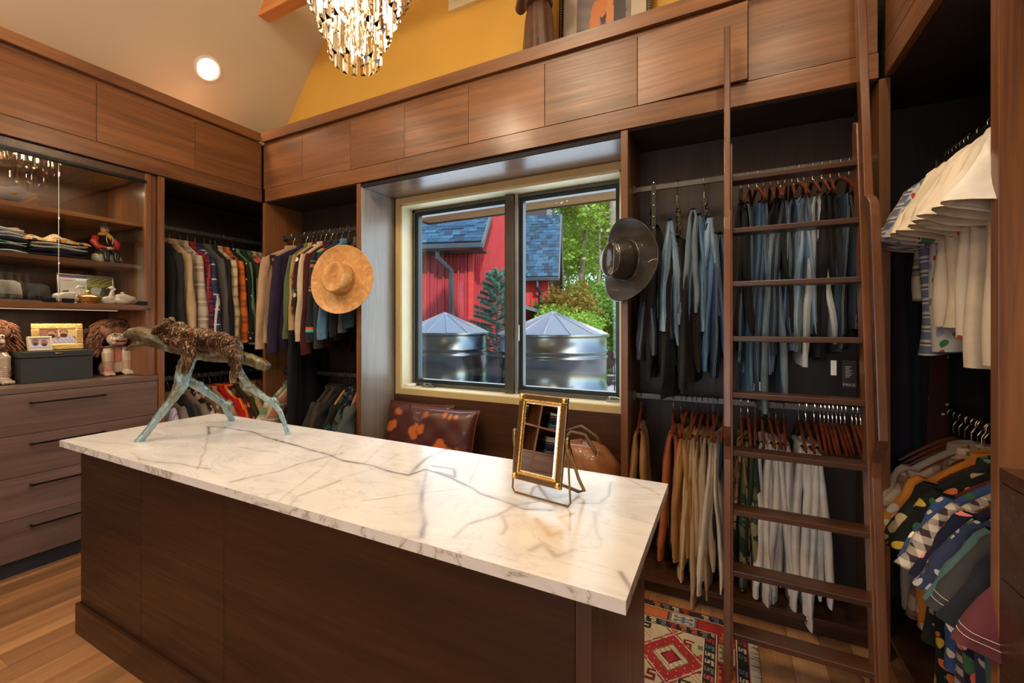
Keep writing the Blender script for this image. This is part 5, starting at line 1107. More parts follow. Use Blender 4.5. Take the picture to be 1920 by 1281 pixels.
# ---- hats on the wardrobe edges
def hat(label, pos, nrm_, R_, rc, hc, mat, band, roll=0, droop=.02, weave=None):
    t = thing('hat', label, 'hat', pos); nrm_ = Vector(nrm_).normalized(); q_ = nrm_.to_track_quat('Z', 'Y').to_matrix()@Matrix.Rotation(roll, 3, 'Z')
    t.rotation_euler = q_.to_euler()
    def f(u, v):   # u angle, v from brim edge (0) to crown top (1)
        a = 2*PI*u
        if v < .5:
            k = v/.5; r = R_+(rc-R_)*k; z = droop*math.cos(2*a)*(1-k)**1.5+.014*(1-k)**2
            el = 1+.0*k
        else:
            k = (v-.5)/.5
            if k < .6: q = k/.6; r = rc*(1-.10*q); z = hc*.95*q**.85
            else:
                q = (k-.6)/.4; r = rc*.90*(1-q)+.001; z = hc*(.95+.10*math.sin(q*2.2))
                dent = math.exp(-((r*math.sin(a))/(rc*.30))**2)*(1 if True else 0); z -= hc*.26*dent*min(1, q*1.8)
            pin = math.exp(-((math.cos(a)-.75)/.35)**2)*abs(math.sin(a)); r *= 1-.16*pin*min(1, k*1.2)*(1 if k < .6 else 1-q)
        ry = 1.14 if v >= .3 else 1.14-(1.14-1.03)*(1-v/.3)
        return (r*math.cos(a)*ry, r*math.sin(a), z)
    o = put('crown_and_brim', MB().grid(f, 56, 44, cu=True), mat, t, smooth=True); sd = o.modifiers.new('s', 'SOLIDIFY'); sd.thickness = .004
    bd = MB().grid(lambda u, v: ((rc*1.155*(1-.02*v)*math.cos(2*PI*u))*1.0, rc*1.02*(1-.02*v)*math.sin(2*PI*u), .003+.024*v), 48, 3, cu=True)
    o = put('hat_band', bd, band, t, smooth=True)
    return t
m_, nt, b = newmat('straw'); v = tex(nt); sp = N(nt, 'ShaderNodeSeparateXYZ'); L(nt, v, sp.inputs[0])
rad = math_(nt, 'SQRT', math_(nt, 'ADD', math_(nt, 'POWER', sp.outputs[0], 2.), math_(nt, 'POWER', sp.outputs[1], 2.)))
wvf = math_(nt, 'FRACT', math_(nt, 'MULTIPLY', rad, 95.)); nf_ = noise(nt, v, 14, 5, .7, 1.2)
L(nt, mixc(nt, 1, ramp(nt, nf_, [(.3, (.46,.20,.06)), (.55, (.66,.35,.12)), (.75, (.82,.56,.28))]), ramp(nt, wvf, [(0, .72), (.3, 1.), (.8, 1.)]), 'MULTIPLY'), b.inputs['Base Color']); b.inputs['Roughness'].default_value = .5; bump(nt, b, wvf, .5, .002)
bdm = fab('dots', (.60,.30,.10), (.02,.01,.01), None, 3.2)
hat('wide brimmed woven straw hat hanging on the wardrobe edge left of the window', (-2.60, 2.325, 1.825), (.30, -.95, .10), .255, .108, .125, m_, bdm, roll=1.45, droop=.012)
lea = plain('black_leather', (.035,.030,.027), .28, coat=.5, bmp=.25, nscale=12)
hat('black leather wide brimmed hat hanging right of the window', (-.475, 2.345, 1.83), (-.62, -.78, .02), .215, .092, .12, lea, plain('leather_band', (.02,.016,.014), .4), roll=1.5, droop=.03)
# ---- cushions and bag on the window seat
def cushion(label, c_, rz, w, h, t_, tilt, spots):
    t = thing('cushion', label, 'cushion', c_, rz); t.rotation_euler = (tilt, 0, rz)
    n = 40
    def f(u, v, s):
        x, y = 2*u-1, 2*v-1; bulge = ((1-x**4)*(1-y**4))**.5; pinch = 1-.07*(1-abs(x)**3)*abs(y)**6-.0; pin2 = 1-.07*(1-abs(y)**3)*abs(x)**6
        return (x*w/2*pin2, s*(t_/2*bulge+.004*math.sin(x*9)*math.sin(y*7)*bulge), y*h/2*pinch+h/2)
    mb = MB(); mb.grid(lambda u, v: f(u, v, -1), n, n); mb.grid(lambda u, v: f(u, v, 1), n, n)
    me = mb.mesh('cover'); cols = np.zeros((len(me.vertices), 3)); cols[:] = (.085, .022, .022)
    for i, v_ in enumerate(me.vertices):
        x, z = v_.co.x/w+.5, v_.co.z/h; k = 0
        for (sx, sz, sr, br_) in spots:
            d = math.hypot((x-sx)*w, (z-sz)*h)
            if d < sr: k = max(k, min(1, (sr-d)/.008)*br_)
        cols[i] = cols[i]*(1-k)+np.array((.62, .16, .045))*k
    setcol(me, cols); put('cover', me, vcol('silk_cover', .36, .25, coat=.3), t, smooth=True)
    pts = [f(u, 0, 1) for u in np.linspace(0, 1, 16)]+[f(1, v, 1) for v in np.linspace(0, 1, 16)][1:]+[f(u, 1, 1) for u in np.linspace(1, 0, 16)][1:]+[f(0, v, 1) for v in np.linspace(1, 0, 16)][1:]
    put('piping', MB().tube([(p[0], 0, p[2]) for p in pts], .007, 7), plain('piping_maroon', (.12,.028,.022), .4), t, smooth=True)
cushion('maroon silk cushion with orange blossoms behind the front cushion, left end of the seat', (-2.19, 2.665, .457), .05, .62, .41, .14, R(-14), [(.14,.50,.045,1),(.20,.55,.035,1),(.10,.47,.03,.9),(.22,.80,.03,.8),(.27,.78,.022,.8),(.62,.86,.03,.8)])
cushion('maroon silk cushion with orange blossoms in front, nearer the mirror', (-1.92, 2.57, .457), .02, .64, .41, .15, R(-16),
        [(.18,.52,.040,1),(.24,.60,.030,1),(.30,.55,.035,1),(.22,.44,.034,1),(.32,.62,.022,.8),(.60,.86,.026,.9),(.68,.84,.024,.9),(.76,.85,.022,.8),(.34,.84,.028,.6),(.60,.36,.042,1),(.66,.28,.04,1),(.74,.24,.036,1),(.55,.30,.028,1),(.83,.30,.022,.6)])
bag = thing('leather_bag', 'soft tan leather bag with dark straps on the right end of the window seat', 'bag', (-.80, 2.60, .456))
def bf(u, v):
    a = 2*PI*u; k = v; r = (1-k**3)**.5 if k < 1 else 0; w = .25*(.9+.1*math.sin(k*3))*max(.02, r); d = .15*max(.02, r)
    return (w*math.copysign(abs(math.cos(a))**.8, math.cos(a))+.008*math.sin(k*14+a*3), d*math.sin(a)+.01*math.sin(a*5+k*8)*(1-k), .30*k+.012*math.sin(a*4)*k)
tanl = plain('tan_leather', (.30,.12,.04), .32, coat=.4, bmp=.35, nscale=6, var=.25)
put('body', MB().grid(bf, 40, 22, cu=True), tanl, bag, smooth=True)
put('strap', MB().tube([(-.12, -.10, .16), (-.13, -.09, .28), (-.06, -.05, .36), (.03, -.05, .35), (.10, -.08, .27), (.12, -.10, .16)], .011, 8, flat=.5), plain('dark_strap', (.12,.06,.03), .35), bag, smooth=True)
put('strap', MB().tube([(-.16, .02, .22), (-.12, .03, .34), (-.02, .03, .38), (.08, .02, .33), (.14, .02, .22)], .012, 8, flat=.5), plain('dark_strap', (.12,.06,.03), .35), bag, smooth=True)
put('flap', MB().grid(lambda u, v: (-.14+.26*u, -.06-.08*v+.01*math.sin(u*8), .27-.14*v*v+.02*math.sin(u*3.1)), 14, 8), tanl, bag, smooth=True)
# ---- shelf display: folded clothes
def folded(loc, rz, w, d, h, mat, label, name='folded_shirt', edge=None):
    t = thing(name, label, 'folded clothes', loc, rz); n = 2 if h > .02 else 1
    for k in range(n):
        hh = h/n
        def f(u, v):
            a = 2*PI*v; x = (u-.5)*w; e = 1-.10*abs(2*u-1)**5
            return (d/2*math.copysign(abs(math.cos(a))**.6, math.cos(a))*e, x+.004*math.sin(a*2+k), hh*(k+.5)+hh/2*math.copysign(abs(math.sin(a))**.7, math.sin(a))*(1-.25*abs(2*u-1)**4)+.004*math.sin(u*9+k*2+loc[1]*30))
        put('fold', MB().grid(f, 20, 20, cv=True), mat, t, smooth=True)
    return t
S2 = 1.911; sx = -3.90
for (y, z, h, mt, lb, w) in [(1.145, 0, .048, fab('plain', (.018,.02,.055)), 'navy folded sweater at the bottom of the middle stack', .27), (1.15, .049, .040, fab('plain', (.62,.58,.50)), 'cream folded sweater in the middle stack', .26),
                       (.90, 0, .018, fab('plain', (.70,.70,.72)), 'white folded shirt at the bottom of the left stack', .22), (.905, .019, .022, fab('plain', (.02,.025,.05)), 'dark navy folded shirt in the left stack', .22), (.90, .042, .026, fab('floral', (.6,.6,.55), (.05,.25,.3), (.6,.45,.1)), 'white folded shirt with teal and gold print in the left stack', .21),
                       (.91, .069, .018, fab('plain', (.03,.03,.055)), 'navy folded shirt with white trim in the left stack', .22), (.90, .088, .012, fab('plain', (.7,.7,.7)), 'thin white folded shirt in the left stack', .22), (.89, .101, .045, fab('plain', (.62,.62,.66)), 'pale grey folded sweater on top of the left stack', .20)]:
    folded((sx, y, S2+z), 0, w, .28, h, mt, lb)
sc_ = thing('patterned_scarf', 'orange black and white checked scarf heaped on the middle stack', 'scarf', (sx+.01, 1.15, S2+.089))
mk, nt, b = newmat('checked_scarf'); v = tex(nt, (1, 1, 1)); sp = N(nt, 'ShaderNodeSeparateXYZ'); L(nt, v, sp.inputs[0])
ck = N(nt, 'ShaderNodeTexChecker'); ck.inputs['Scale'].default_value = 38; ck.inputs['Color1'].default_value = (.62,.58,.50,1); ck.inputs['Color2'].default_value = (.80,.30,.02,1); L(nt, v, ck.inputs[0])
ck2 = N(nt, 'ShaderNodeTexChecker'); ck2.inputs['Scale'].default_value = 19; ck2.inputs['Color1'].default_value = (1,1,1,1); ck2.inputs['Color2'].default_value = (.0,.0,.0,1); L(nt, tex(nt, (1.3, 1, 2)), ck2.inputs[0])
L(nt, mixc(nt, math_(nt, 'MULTIPLY', math_(nt, 'GREATER_THAN', math_(nt, 'FRACT', math_(nt, 'MULTIPLY', sp.outputs[1], 19.)), .6), .95), ck.outputs[0], mixc(nt, 1, ck.outputs[0], ck2.outputs[0], 'MULTIPLY')), b.inputs['Base Color']); b.inputs['Roughness'].default_value = .8
def sf(u, v):
    x, y = 2*u-1, 2*v-1; e = max(0, (1-x*x)*(1-y*y))**.4
    return (.13*y, .145*x, e*(.040+.018*math.sin(x*6+1)+.012*math.cos(y*5+x*3))+.002)
put('cloth', MB().grid(sf, 40, 30), mk, sc_, smooth=True)
put('tassel_roll', MB().tube([(0, -.13, .03), (.03, -.17, .055), (.0, -.21, .05), (-.02, -.25, .035)], [.02,.022,.018,.012], 8), fab('plain', (.25,.14,.07)), sc_, smooth=True)
# white scalloped glass dish on the top shelf
ds = thing('scalloped_dish', 'white scalloped dish with an orange spot on the top glass cabinet shelf', 'dish', (-3.88, .93, 2.212))
put('bowl', MB().grid(lambda u, v: ((.02+.13*v*(1+.10*math.sin(16*PI*u)*v))*math.cos(2*PI*u), (.02+.13*v*(1+.10*math.sin(16*PI*u)*v))*math.sin(2*PI*u), .004+.075*v**1.6+.008*math.sin(14*PI*u)*v), 64, 12, cu=True), plain('milk_glass', (.78,.76,.74), .2, coat=.5), ds, smooth=True)
put('spot', MB().ball((.118, .02, .05), .012, .014, .006), plain('orange_glaze', (.8,.3,.05), .2), ds, smooth=True)
# seated figure in red
fg = thing('cowboy_figurine', 'glazed figurine of a seated man in red shirt and brimmed hat on the middle shelf', 'figurine', (-3.87, 1.40, S2+.001), R(8))
CR, CBK, CSK, CWH = plain('glaze_red', (.55,.03,.03), .15, coat=.6), plain('glaze_black', (.015,.014,.016), .12, coat=.7), plain('glaze_skin', (.70,.45,.28), .2, coat=.5), plain('glaze_cream', (.62,.58,.48), .2, coat=.5)
m = MB().box(-.05, .06, -.055, .05, 0, .055); m.ball((.03, .055, .03), .03, .028, .03); m.ball((.02, -.06, .03), .028, .025, .03); put('base', m, CWH, fg, bevel=.008)
bm = MB(); bm.lathe([(.0, .05), (.045, .055), (.050, .10), (.056, .15), (.050, .185), (.022, .20), (.015, .21)], 18, (0, 0, 0)); 
for s in (-1, 1): bm.tube([(0, s*.048, .178), (.012, s*.066, .14), (.03, s*.052, .105), (.055, s*.015, .098)], [.020, .022, .018, .013], 10)
remesh(put('shirt', bm, CR, fg), .004, 2)
bm = MB()
for s in (-1, 1): bm.tube([(0, s*.028, .065), (.055, s*.032, .080), (.075, s*.028, .06), (.078, s*.028, .012)], [.028, .025, .021, .016], 10)
bm.ball((.085, .03, .01), .028, .016, .012); bm.ball((.085, -.03, .01), .028, .016, .012)
remesh(put('trousers', bm, CBK, fg), .004, 2)
hb = MB().ball((.004, 0, .232), .026, .024, .029); hb.ball((.030, 0, .228), .006); hb.tube([(.05, -.02, .098), (.062, 0, .10), (.05, .02, .098)], .011, 8); put('head', hb, CSK, fg, smooth=True)
ef = MB(); 
for s in (-1, 1): ef.ball((.026, s*.009, .236), .003, n=6, m=4); ef.obox((.026, s*.009, .242), (.002, 0, 0), (0, .009, 0), (0, 0, .002))
ef.obox((.028, 0, .220), (.003, 0, 0), (0, .012, 0), (0, 0, .003)); put('face', ef, CBK, fg)
put('neckerchief', MB().lathe([(.032, .192), (.036, .203), (.022, .214)], 14).tube([(.034, 0, .20), (.046, .004, .185), (.048, .008, .16)], [.012, .012, .004], 8), plain('glaze_yellow', (.75,.42,.05), .2, coat=.5), fg, smooth=True)
put('hat', MB().lathe([(.0, .276), (.020, .276), (.024, .268), (.026, .254), (.030, .250), (.052, .246), (.052, .243), (.028, .244), (0, .244)], 24), plain('glaze_grey', (.12,.11,.10), .25, coat=.5), fg, smooth=50)
sb = MB()
for s in (-1, 1): sb.tube([(.052, s*.012, .19), (.058, s*.02, .16), (.058, s*.012, .13)], .003, 5)
put('shirt_fringe', sb, CWH, fg, smooth=True)
# framed photos
def picture(name, label, cat, c_, rz, w, h, fw, fmat, paint, tilt=R(-8), depth=.018, back=True, n=60):
    t = thing(name, label, cat, c_, rz); t.rotation_euler = (tilt, 0, rz)
    fm_ = MB()
    for (a0, a1, b0, b1) in ((-w/2, w/2, h-fw, h), (-w/2, w/2, 0, fw), (-w/2, -w/2+fw, fw, h-fw), (w/2-fw, w/2, fw, h-fw)): fm_.box(a0, a1, -depth/2, depth/2, b0, b1)
    put('frame', fm_, fmat, t, bevel=min(.004, fw*.3))
    if back: put('easel_back', MB().box(-w*.12, w*.12, depth/2, depth/2+.003, .01, h*.7), M_BLK, t)
    nx, nz = n, max(8, int(n*h/w)); x0, x1, z0, z1 = -w/2+fw*.9, w/2-fw*.9, fw*.9, h-fw*.9
    mb = MB(); mb.v = [(x0+(x1-x0)*i/nx, -.002, z0+(z1-z0)*j/nz) for j in range(nz+1) for i in range(nx+1)]
    mb.f = [(j*(nx+1)+i, j*(nx+1)+i+1, (j+1)*(nx+1)+i+1, (j+1)*(nx+1)+i) for j in range(nz) for i in range(nx)]
    me = mb.mesh('print'); cols = np.repeat(np.array([paint((i+.5)/nx, (j+.5)/nz) for j in range(nz) for i in range(nx)]), 4, axis=0)
    setcol(me, cols, 'CORNER'); put('print', me, vcol('photo_print', .3, 0, coat=.6, nscale=200), t); return t
def blob(x, y, cx, cy, rx, ry): return ((x-cx)/rx)**2+((y-cy)/ry)**2 < 1
def p_certificate(x, y):
    if x < .5:
        if y > .90: return (.04, .06, .22)
        if y > .80 and blob(x, y, .15, .85, .16, .06): return (.30, .10, .10)
        if blob(x, y, .10, .38, .05, .07) or blob(x, y, .14, .42, .03, .04): return (.05, .05, .06)
        if .55 < y < .75 and abs((y*30) % 2-1) < .25 and .1 < x < .45: return (.42, .42, .44)
        return (.60, .58, .55)
    n_ = math.sin(x*60)*math.sin(y*47+x*20)
    if blob(x, y, .66, .48, .10, .14) or blob(x, y, .74, .55, .04, .06) or (.58 < x < .61 and .25 < y < .45) or (.70 < x < .73 and .25 < y < .45): return (.42, .42, .42)
    if blob(x, y, .88, .50, .07, .16): return (.06, .04, .03)
    if y > .62: return (.35+.15*n_, .32+.12*n_, .08) if y < .75 else ((.10, .16, .04) if n_ > 0 else (.35, .30, .12))
    return (.05+.02*n_, .13+.04*n_, .04)
def p_couple(x, y):
    for cx, cy in ((.33, .62), (.66, .66)):
        if blob(x, y, cx, cy-.10, .10, .13): return (.05, .03, .03)
        if blob(x, y, cx, cy, .11, .22): return (.42, .20, .13)
        if blob(x, y, cx, cy+.12, .12, .15): return (.10, .05, .04)
    if blob(x, y, .28, .10, .26, .42) or blob(x, y, .74, .12, .26, .44): return (.46, .42, .55) if math.sin(x*50+y*20) > -.5 else (.35, .32, .45)
    return (.55, .42, .22) if y > .5 and x > .5 else (.28, .12, .10)
def p_two(x, y):
    for cx, cy in ((.28, .62), (.72, .55)):
        if blob(x, y, cx, cy-.16, .12, .14): return (.04, .02, .02)
        if blob(x, y, cx, cy, .19, .30): return (.34, .15, .12)
    if y < .22: return (.40, .40, .50)
    return (.62, .58, .62)
silver = plain('rose_silver_frame', (.45,.33,.28), .3, .7)
picture('picture_frame', 'framed certificate and photo of two grey dogs on grass inside the glass cabinet', 'picture frame', (-4.03, 1.368, 1.623), R(90), .305, .215, .012, silver, p_certificate, n=90)
m = plain('ridged_gold', (.85,.58,.22), .3, .9, bmp=.5, nscale=18)
picture('picture_frame', 'gold ridged frame with a photo of two bearded men, standing on the black box', 'picture frame', (-4.02, 1.215, 1.316), R(84), .245, .178, .038, m, p_couple, n=70)
picture('picture_frame', 'tiny cream bamboo frame with a photo of two men in front of the gold frame', 'picture frame', (-3.93, 1.105, 1.316), R(100), .118, .092, .011, plain('bamboo_cream', (.78,.62,.36), .35, .3), p_two, n=50)
bx_ = thing('keepsake_box', 'black leather keepsake box with a small brass clasp on the chest of drawers', 'box', (-3.985, 1.178, 1.1155), R(3))
put('body', MB().box(-.085, .085, -.172, .172, 0, .155), plain('charcoal_leather', (.035,.038,.038), .45, bmp=.3, nscale=30), bx_, bevel=.004)
put('lid', MB().box(-.087, .087, -.174, .174, .158, .198), plain('charcoal_leather', (.035,.038,.038), .45), bx_, bevel=.004)
put('clasp', MB().tube([(.089, -.022, .182), (.095, -.02, .182), (.095, .02, .182), (.089, .022, .182)], .0035, 8), M_BRASS, bx_, smooth=True)
# swans, shells and the gilded dish
CER = plain('porcelain_white', (.78,.70,.62), .15, coat=.7)
def swan(loc, rz, s, label, head=True):
    t = thing('swan_figurine', label, 'figurine', loc, rz); t.scale = (s,)*3
    m = MB().ball((0, 0, .030), .060, .034, .030); m.ball((-.045, 0, .045), .03, .022, .022)
    if head: m.tube([(.040, 0, .035), (.068, 0, .060), (.060, 0, .095), (.045, 0, .108), (.058, 0, .118), (.078, 0, .112)], [.018, .012, .009, .009, .011, .006], 9)
    for s_ in (-1, 1): m.ball((-.01, s_*.026, .05), .048, .010, .024, rot=Matrix.Rotation(R(-18), 3, 'Y'))
    remesh(put('body', m, CER, t), .003, 1)
    if head: put('beak', MB().tube([(.074, 0, .113), (.094, 0, .106)], [.006, .001], 6), plain('beak_dark', (.08,.03,.02), .3), t)
    return t
swan((-3.80, 1.19, 1.6225), R(90), .95, 'white porcelain swan with long neck in front of the glass joint')
swan((-3.80, 1.475, 1.6225), R(-90), 1.0, 'white porcelain swan nearest the right end of the cabinet'); swan((-3.86, 1.535, 1.6225), R(-80), .75, 'small white porcelain swan behind the right end swan')
swan((-3.80, 1.395, 1.6225), R(80), .75, 'low white porcelain bird with tucked head beside the gold dish', head=False)
gd = thing('lidded_dish', 'round gilded dish with a knobbed lid among the white swans', 'dish', (-3.82, 1.295, 1.6225))
put('bowl', MB().grid(lambda u, v: ((.045+.022*v+.0025*math.sin(40*PI*u+v*6))*math.cos(2*PI*u), (.045+.022*v+.0025*math.sin(40*PI*u+v*6))*math.sin(2*PI*u), .042*v), 120, 6, cu=True), M_GOLD, gd, smooth=True)
put('lid', MB().lathe([(.072, .040), (.074, .046), (.060, .058), (.020, .066), (0, .067)], 32), plain('amber_lid', (.55,.30,.12), .2, .6), gd, smooth=50); put('knob', MB().ball((0, 0, .079), .014), M_GOLD, gd, smooth=True)
def simplehat(loc, label, mat, band):
    t = thing('felt_hat', label, 'hat', loc)
    put('crown_and_brim', MB().lathe([(.165, .0), (.168, .012), (.12, .008), (.090, .012), (.086, .06), (.078, .115), (.060, .128), (.03, .118), (0, .112)], 40), mat, t, smooth=50)
    put('hat_band', MB().lathe([(.0905, .014), (.0885, .045)], 40), band, t, smooth=True); return t
simplehat((-3.90, .93, 1.6225), 'grey felt hat with dark band in the lower left of the glass cabinet', plain('grey_felt', (.20,.18,.16), .8), M_BLK)
simplehat((-4.05, 1.10, 1.6225), 'black felt hat in the shade behind the swans', plain('black_felt', (.02,.02,.022), .8), M_BLK)
# guardian lions with fur manes
def lion(loc, rz, label, seed):
    t = thing('guardian_lion', label, 'figurine', loc, rz); rr_ = random.Random(seed)
    m = MB()
    for s in (-1, 1):
        m.tube([(.02, s*.040, .20), (.045, s*.052, .16), (.050, s*.054, .09), (.052, s*.054, .03)], [.030, .036, .031, .030], 12)
        m.ball((.068, s*.054, .018), .040, .034, .019)
        for k in range(4): m.ball((.102, s*.054-.022+k*.0148, .013), .012, .009, .012)
        m.ball((-.05, s*.05, .05), .05, .032, .05); m.ball((-.02, s*.055, .015), .045, .025, .016)
    m.lathe([(.0, .01), (.058, .02), (.062, .09), (.055, .16), (.048, .21), (0, .23)], 16, (-.01, 0, 0))
    me = put('body', m, None, t); remesh(me, .0045, 2)
    cm_, nt, b = newmat('lion_glaze'); v = tex(nt); f = noise(nt, v, 16, 2, .5, 1.2)
    L(nt, ramp(nt, f, [(0, (.50,.40,.28)), (.60, (.54,.44,.32)), (.64, (.50,.10,.08)), (.70, (.62,.35,.28))]), b.inputs['Base Color']); b.inputs['Roughness'].default_value = .14; b.inputs['Coat Weight'].default_value = .7
    me.data.materials.append(cm_)
    rb_ = MB()
    for s in (-1, 1):
        for k in range(5): rb_.lathe([(.0335-k*.0003, -.002), (.0355, 0), (.0335, .002)], 16, (.051, s*.054, .052+k*.013))
    rb_.box(.046, .056, -.016, .016, .10, .20)
    for k in range(6): rb_.box(.054, .060, -.017, .017, .105+k*.016, .110+k*.016)
    put('painted_bands', rb_, plain('coral_glaze', (.60,.22,.18), .2, coat=.5), t, smooth=40)
    h = MB().ball((.045, 0, .262), .060, .062, .052); h.ball((.095, 0, .262), .026, .045, .020); h.ball((.092, 0, .236), .026, .042, .016); h.ball((.112, 0, .278), .012, .018, .010)
    for s in (-1, 1): h.ball((.09, s*.030, .295), .014)
    remesh(put('head', h, plain('lion_face', (.46,.38,.28), .18, coat=.6), t), .004, 2)
    e = MB()
    for s in (-1, 1): e.ball((.103, s*.030, .297), .006, n=8, m=5)
    e.box(.108, .121, -.028, .028, .247, .253); put('eyes_and_mouth', e, CBK, t)
    put('lips', MB().box(.104, .119, -.032, .032, .254, .261).box(.104, .117, -.034, .034, .235, .245), plain('rose_glaze', (.55,.15,.15), .2, coat=.5), t, bevel=.004)
    put('collar', MB().tube([(.098*math.cos(a)*.62+.01, .078*math.sin(a), .212+.01*math.cos(3*a)) for a in [2*PI*i/24 for i in range(25)]], .007, 6), plain('collar_dark', (.12,.05,.05), .3), t, smooth=True)
    # shaggy fur mane: base lump and many curved locks
    base = MB().ball((-.02, 0, .33), .095, .120, .075); base.ball((-.05, -.10, .25), .05, .045, .10); base.ball((-.05, .08, .26), .05, .045, .08)
    fur = plain('mane_fur', (.27,.12,.065), .75, var=.45, nscale=25)
    remesh(put('mane', base, fur, t), .008, 1)
    lk = MB()
    for i in range(900):
        a = rr_.random()*6.28; q_ = rr_.random(); dirv = Vector((math.cos(a)*math.sin(q_*2.0), math.sin(a)*math.sin(q_*2.0), math.cos(q_*2.0)))
        if dirv.x > .62 and dirv.z < .35: continue
        p0 = Vector((-.02+.090*dirv.x, .118*dirv.y, .33+.072*dirv.z)); dn = Vector((rr_.uniform(-.3, .3), rr_.uniform(-.6, .6), -.5))
        p1 = p0+dirv*.016+dn*.012; p2 = p1+dirv*.004+dn*.034
        lk.tube([p0, p1, p2], [.0042, .0036, .0008], 4, cap=False)
    for i in range(500):
        s = rr_.choice((-1, -1, 1)); p0 = Vector((-.05+rr_.uniform(-.045, .05), s*.10+rr_.uniform(-.045, .045), rr_.uniform(.17, .34))); o_ = Vector((rr_.uniform(-.2, .6), s*.5, -.7)).normalized()
        lk.tube([p0, p0+o_*.02, p0+o_*.045+Vector((0, 0, -.012))], [.0045, .004, .001], 4, cap=False)
    put('mane_locks', lk, fur, t, smooth=True, kind='stuff'); return t
lion((-4.02, 1.515, 1.1155), R(-6), 'ceramic guardian lion with a long brown fur mane right of the black box', 3)
lion((-4.02, .90, 1.1155), R(8), 'ceramic guardian lion with pale fur mane cut off by the left picture edge', 9)
# ---- on top of the overhead cabinets
stt = thing('friar_statue', 'carved brown statue of a robed friar with folded arms on top of the cabinets', 'statue', (-1.10, 2.60, CT1+.001), R(-18))
ROB, SKN = plain('carved_robe', (.11,.05,.032), .35, coat=.3, var=.3, nscale=14, bmp=.3), plain('carved_skin', (.42,.28,.18), .4, var=.15)
def robef(u, v):
    a = 2*PI*u; r = .118-.030*v+.008*math.sin(9*a+v*1.5)*(1-.5*v); 
    if v > .8: r *= 1-.25*(v-.8)/.2
    return (r*math.cos(a)*1.05, r*math.sin(a)*.8, .42*v)
put('robe', MB().grid(robef, 60, 20, cu=True), ROB, stt, smooth=True)
m = MB().lathe([(.0, .40), (.092, .40), (.098, .48), (.10, .56), (.085, .62), (.05, .645), (.03, .66), (0, .67)], 24)
for s in (-1, 1): m.tube([(s*.085, 0, .60), (s*.135, -.01, .51), (s*.125, -.04, .43), (s*.04, -.10, .46), (-s*.01, -.115, .475)], [.035, .040, .038, .030, .026], 12)
remesh(put('torso', m, ROB, stt), .006, 2)
put('hands', MB().tube([(.05, -.115, .468), (0, -.13, .49), (-.03, -.125, .505)], [.018, .02, .012], 8).tube([(-.05, -.115, .468), (0, -.135, .475), (.03, -.13, .49)], [.018, .018, .011], 8), SKN, stt, smooth=True)
put('head', MB().ball((0, -.01, .71), .045, .048, .055).ball((0, -.058, .705), .008, .012, .01), SKN, stt, smooth=True); put('hood', MB().lathe([(.07, .63), (.06, .68), (.03, .66)], 18), ROB, stt, smooth=True)
def p_art(x, y):
    b = (.25+.04*math.sin(y*40+x*9), .22+.03*math.sin(y*40+x*9), .24)
    if blob(x, y, .35, .30, .10, .26) or blob(x, y, .48, .52, .10, .16): return (.75, .28, .10)
    if blob(x, y, .62, .34, .07, .30): return (.80, .34, .14)
    if blob(x, y, .80, .36, .12, .30): return (.07, .07, .10)
    if blob(x, y, .50, .40, .06, .12): return (.05, .04, .05)
    return b
ar = picture('framed_artwork', 'large black beaded frame with orange and dark abstract shapes on top of the cabinets', 'artwork', (-.72, 2.775, CT1+.001), 0, .62, .85, .035, plain('black_gilt_frame', (.03,.025,.02), .3, coat=.4), lambda x, y: (.66, .60, .50) if x < .18 or x > .82 or y < .10 or y > .9 else p_art((x-.18)/.64, (y-.1)/.8), tilt=R(-3), back=False, n=80)
bd = MB().ball((0, 0, 0), .005, n=6, m=4).mesh('bead')
bb_ = MB()
for s in (-1, 1):
    for k in range(48): bb_.ball((s*.2925, -.013, .02+k*.0172), .0045, n=6, m=4)
put('beading', bb_, M_GOLD, ar, smooth=True)
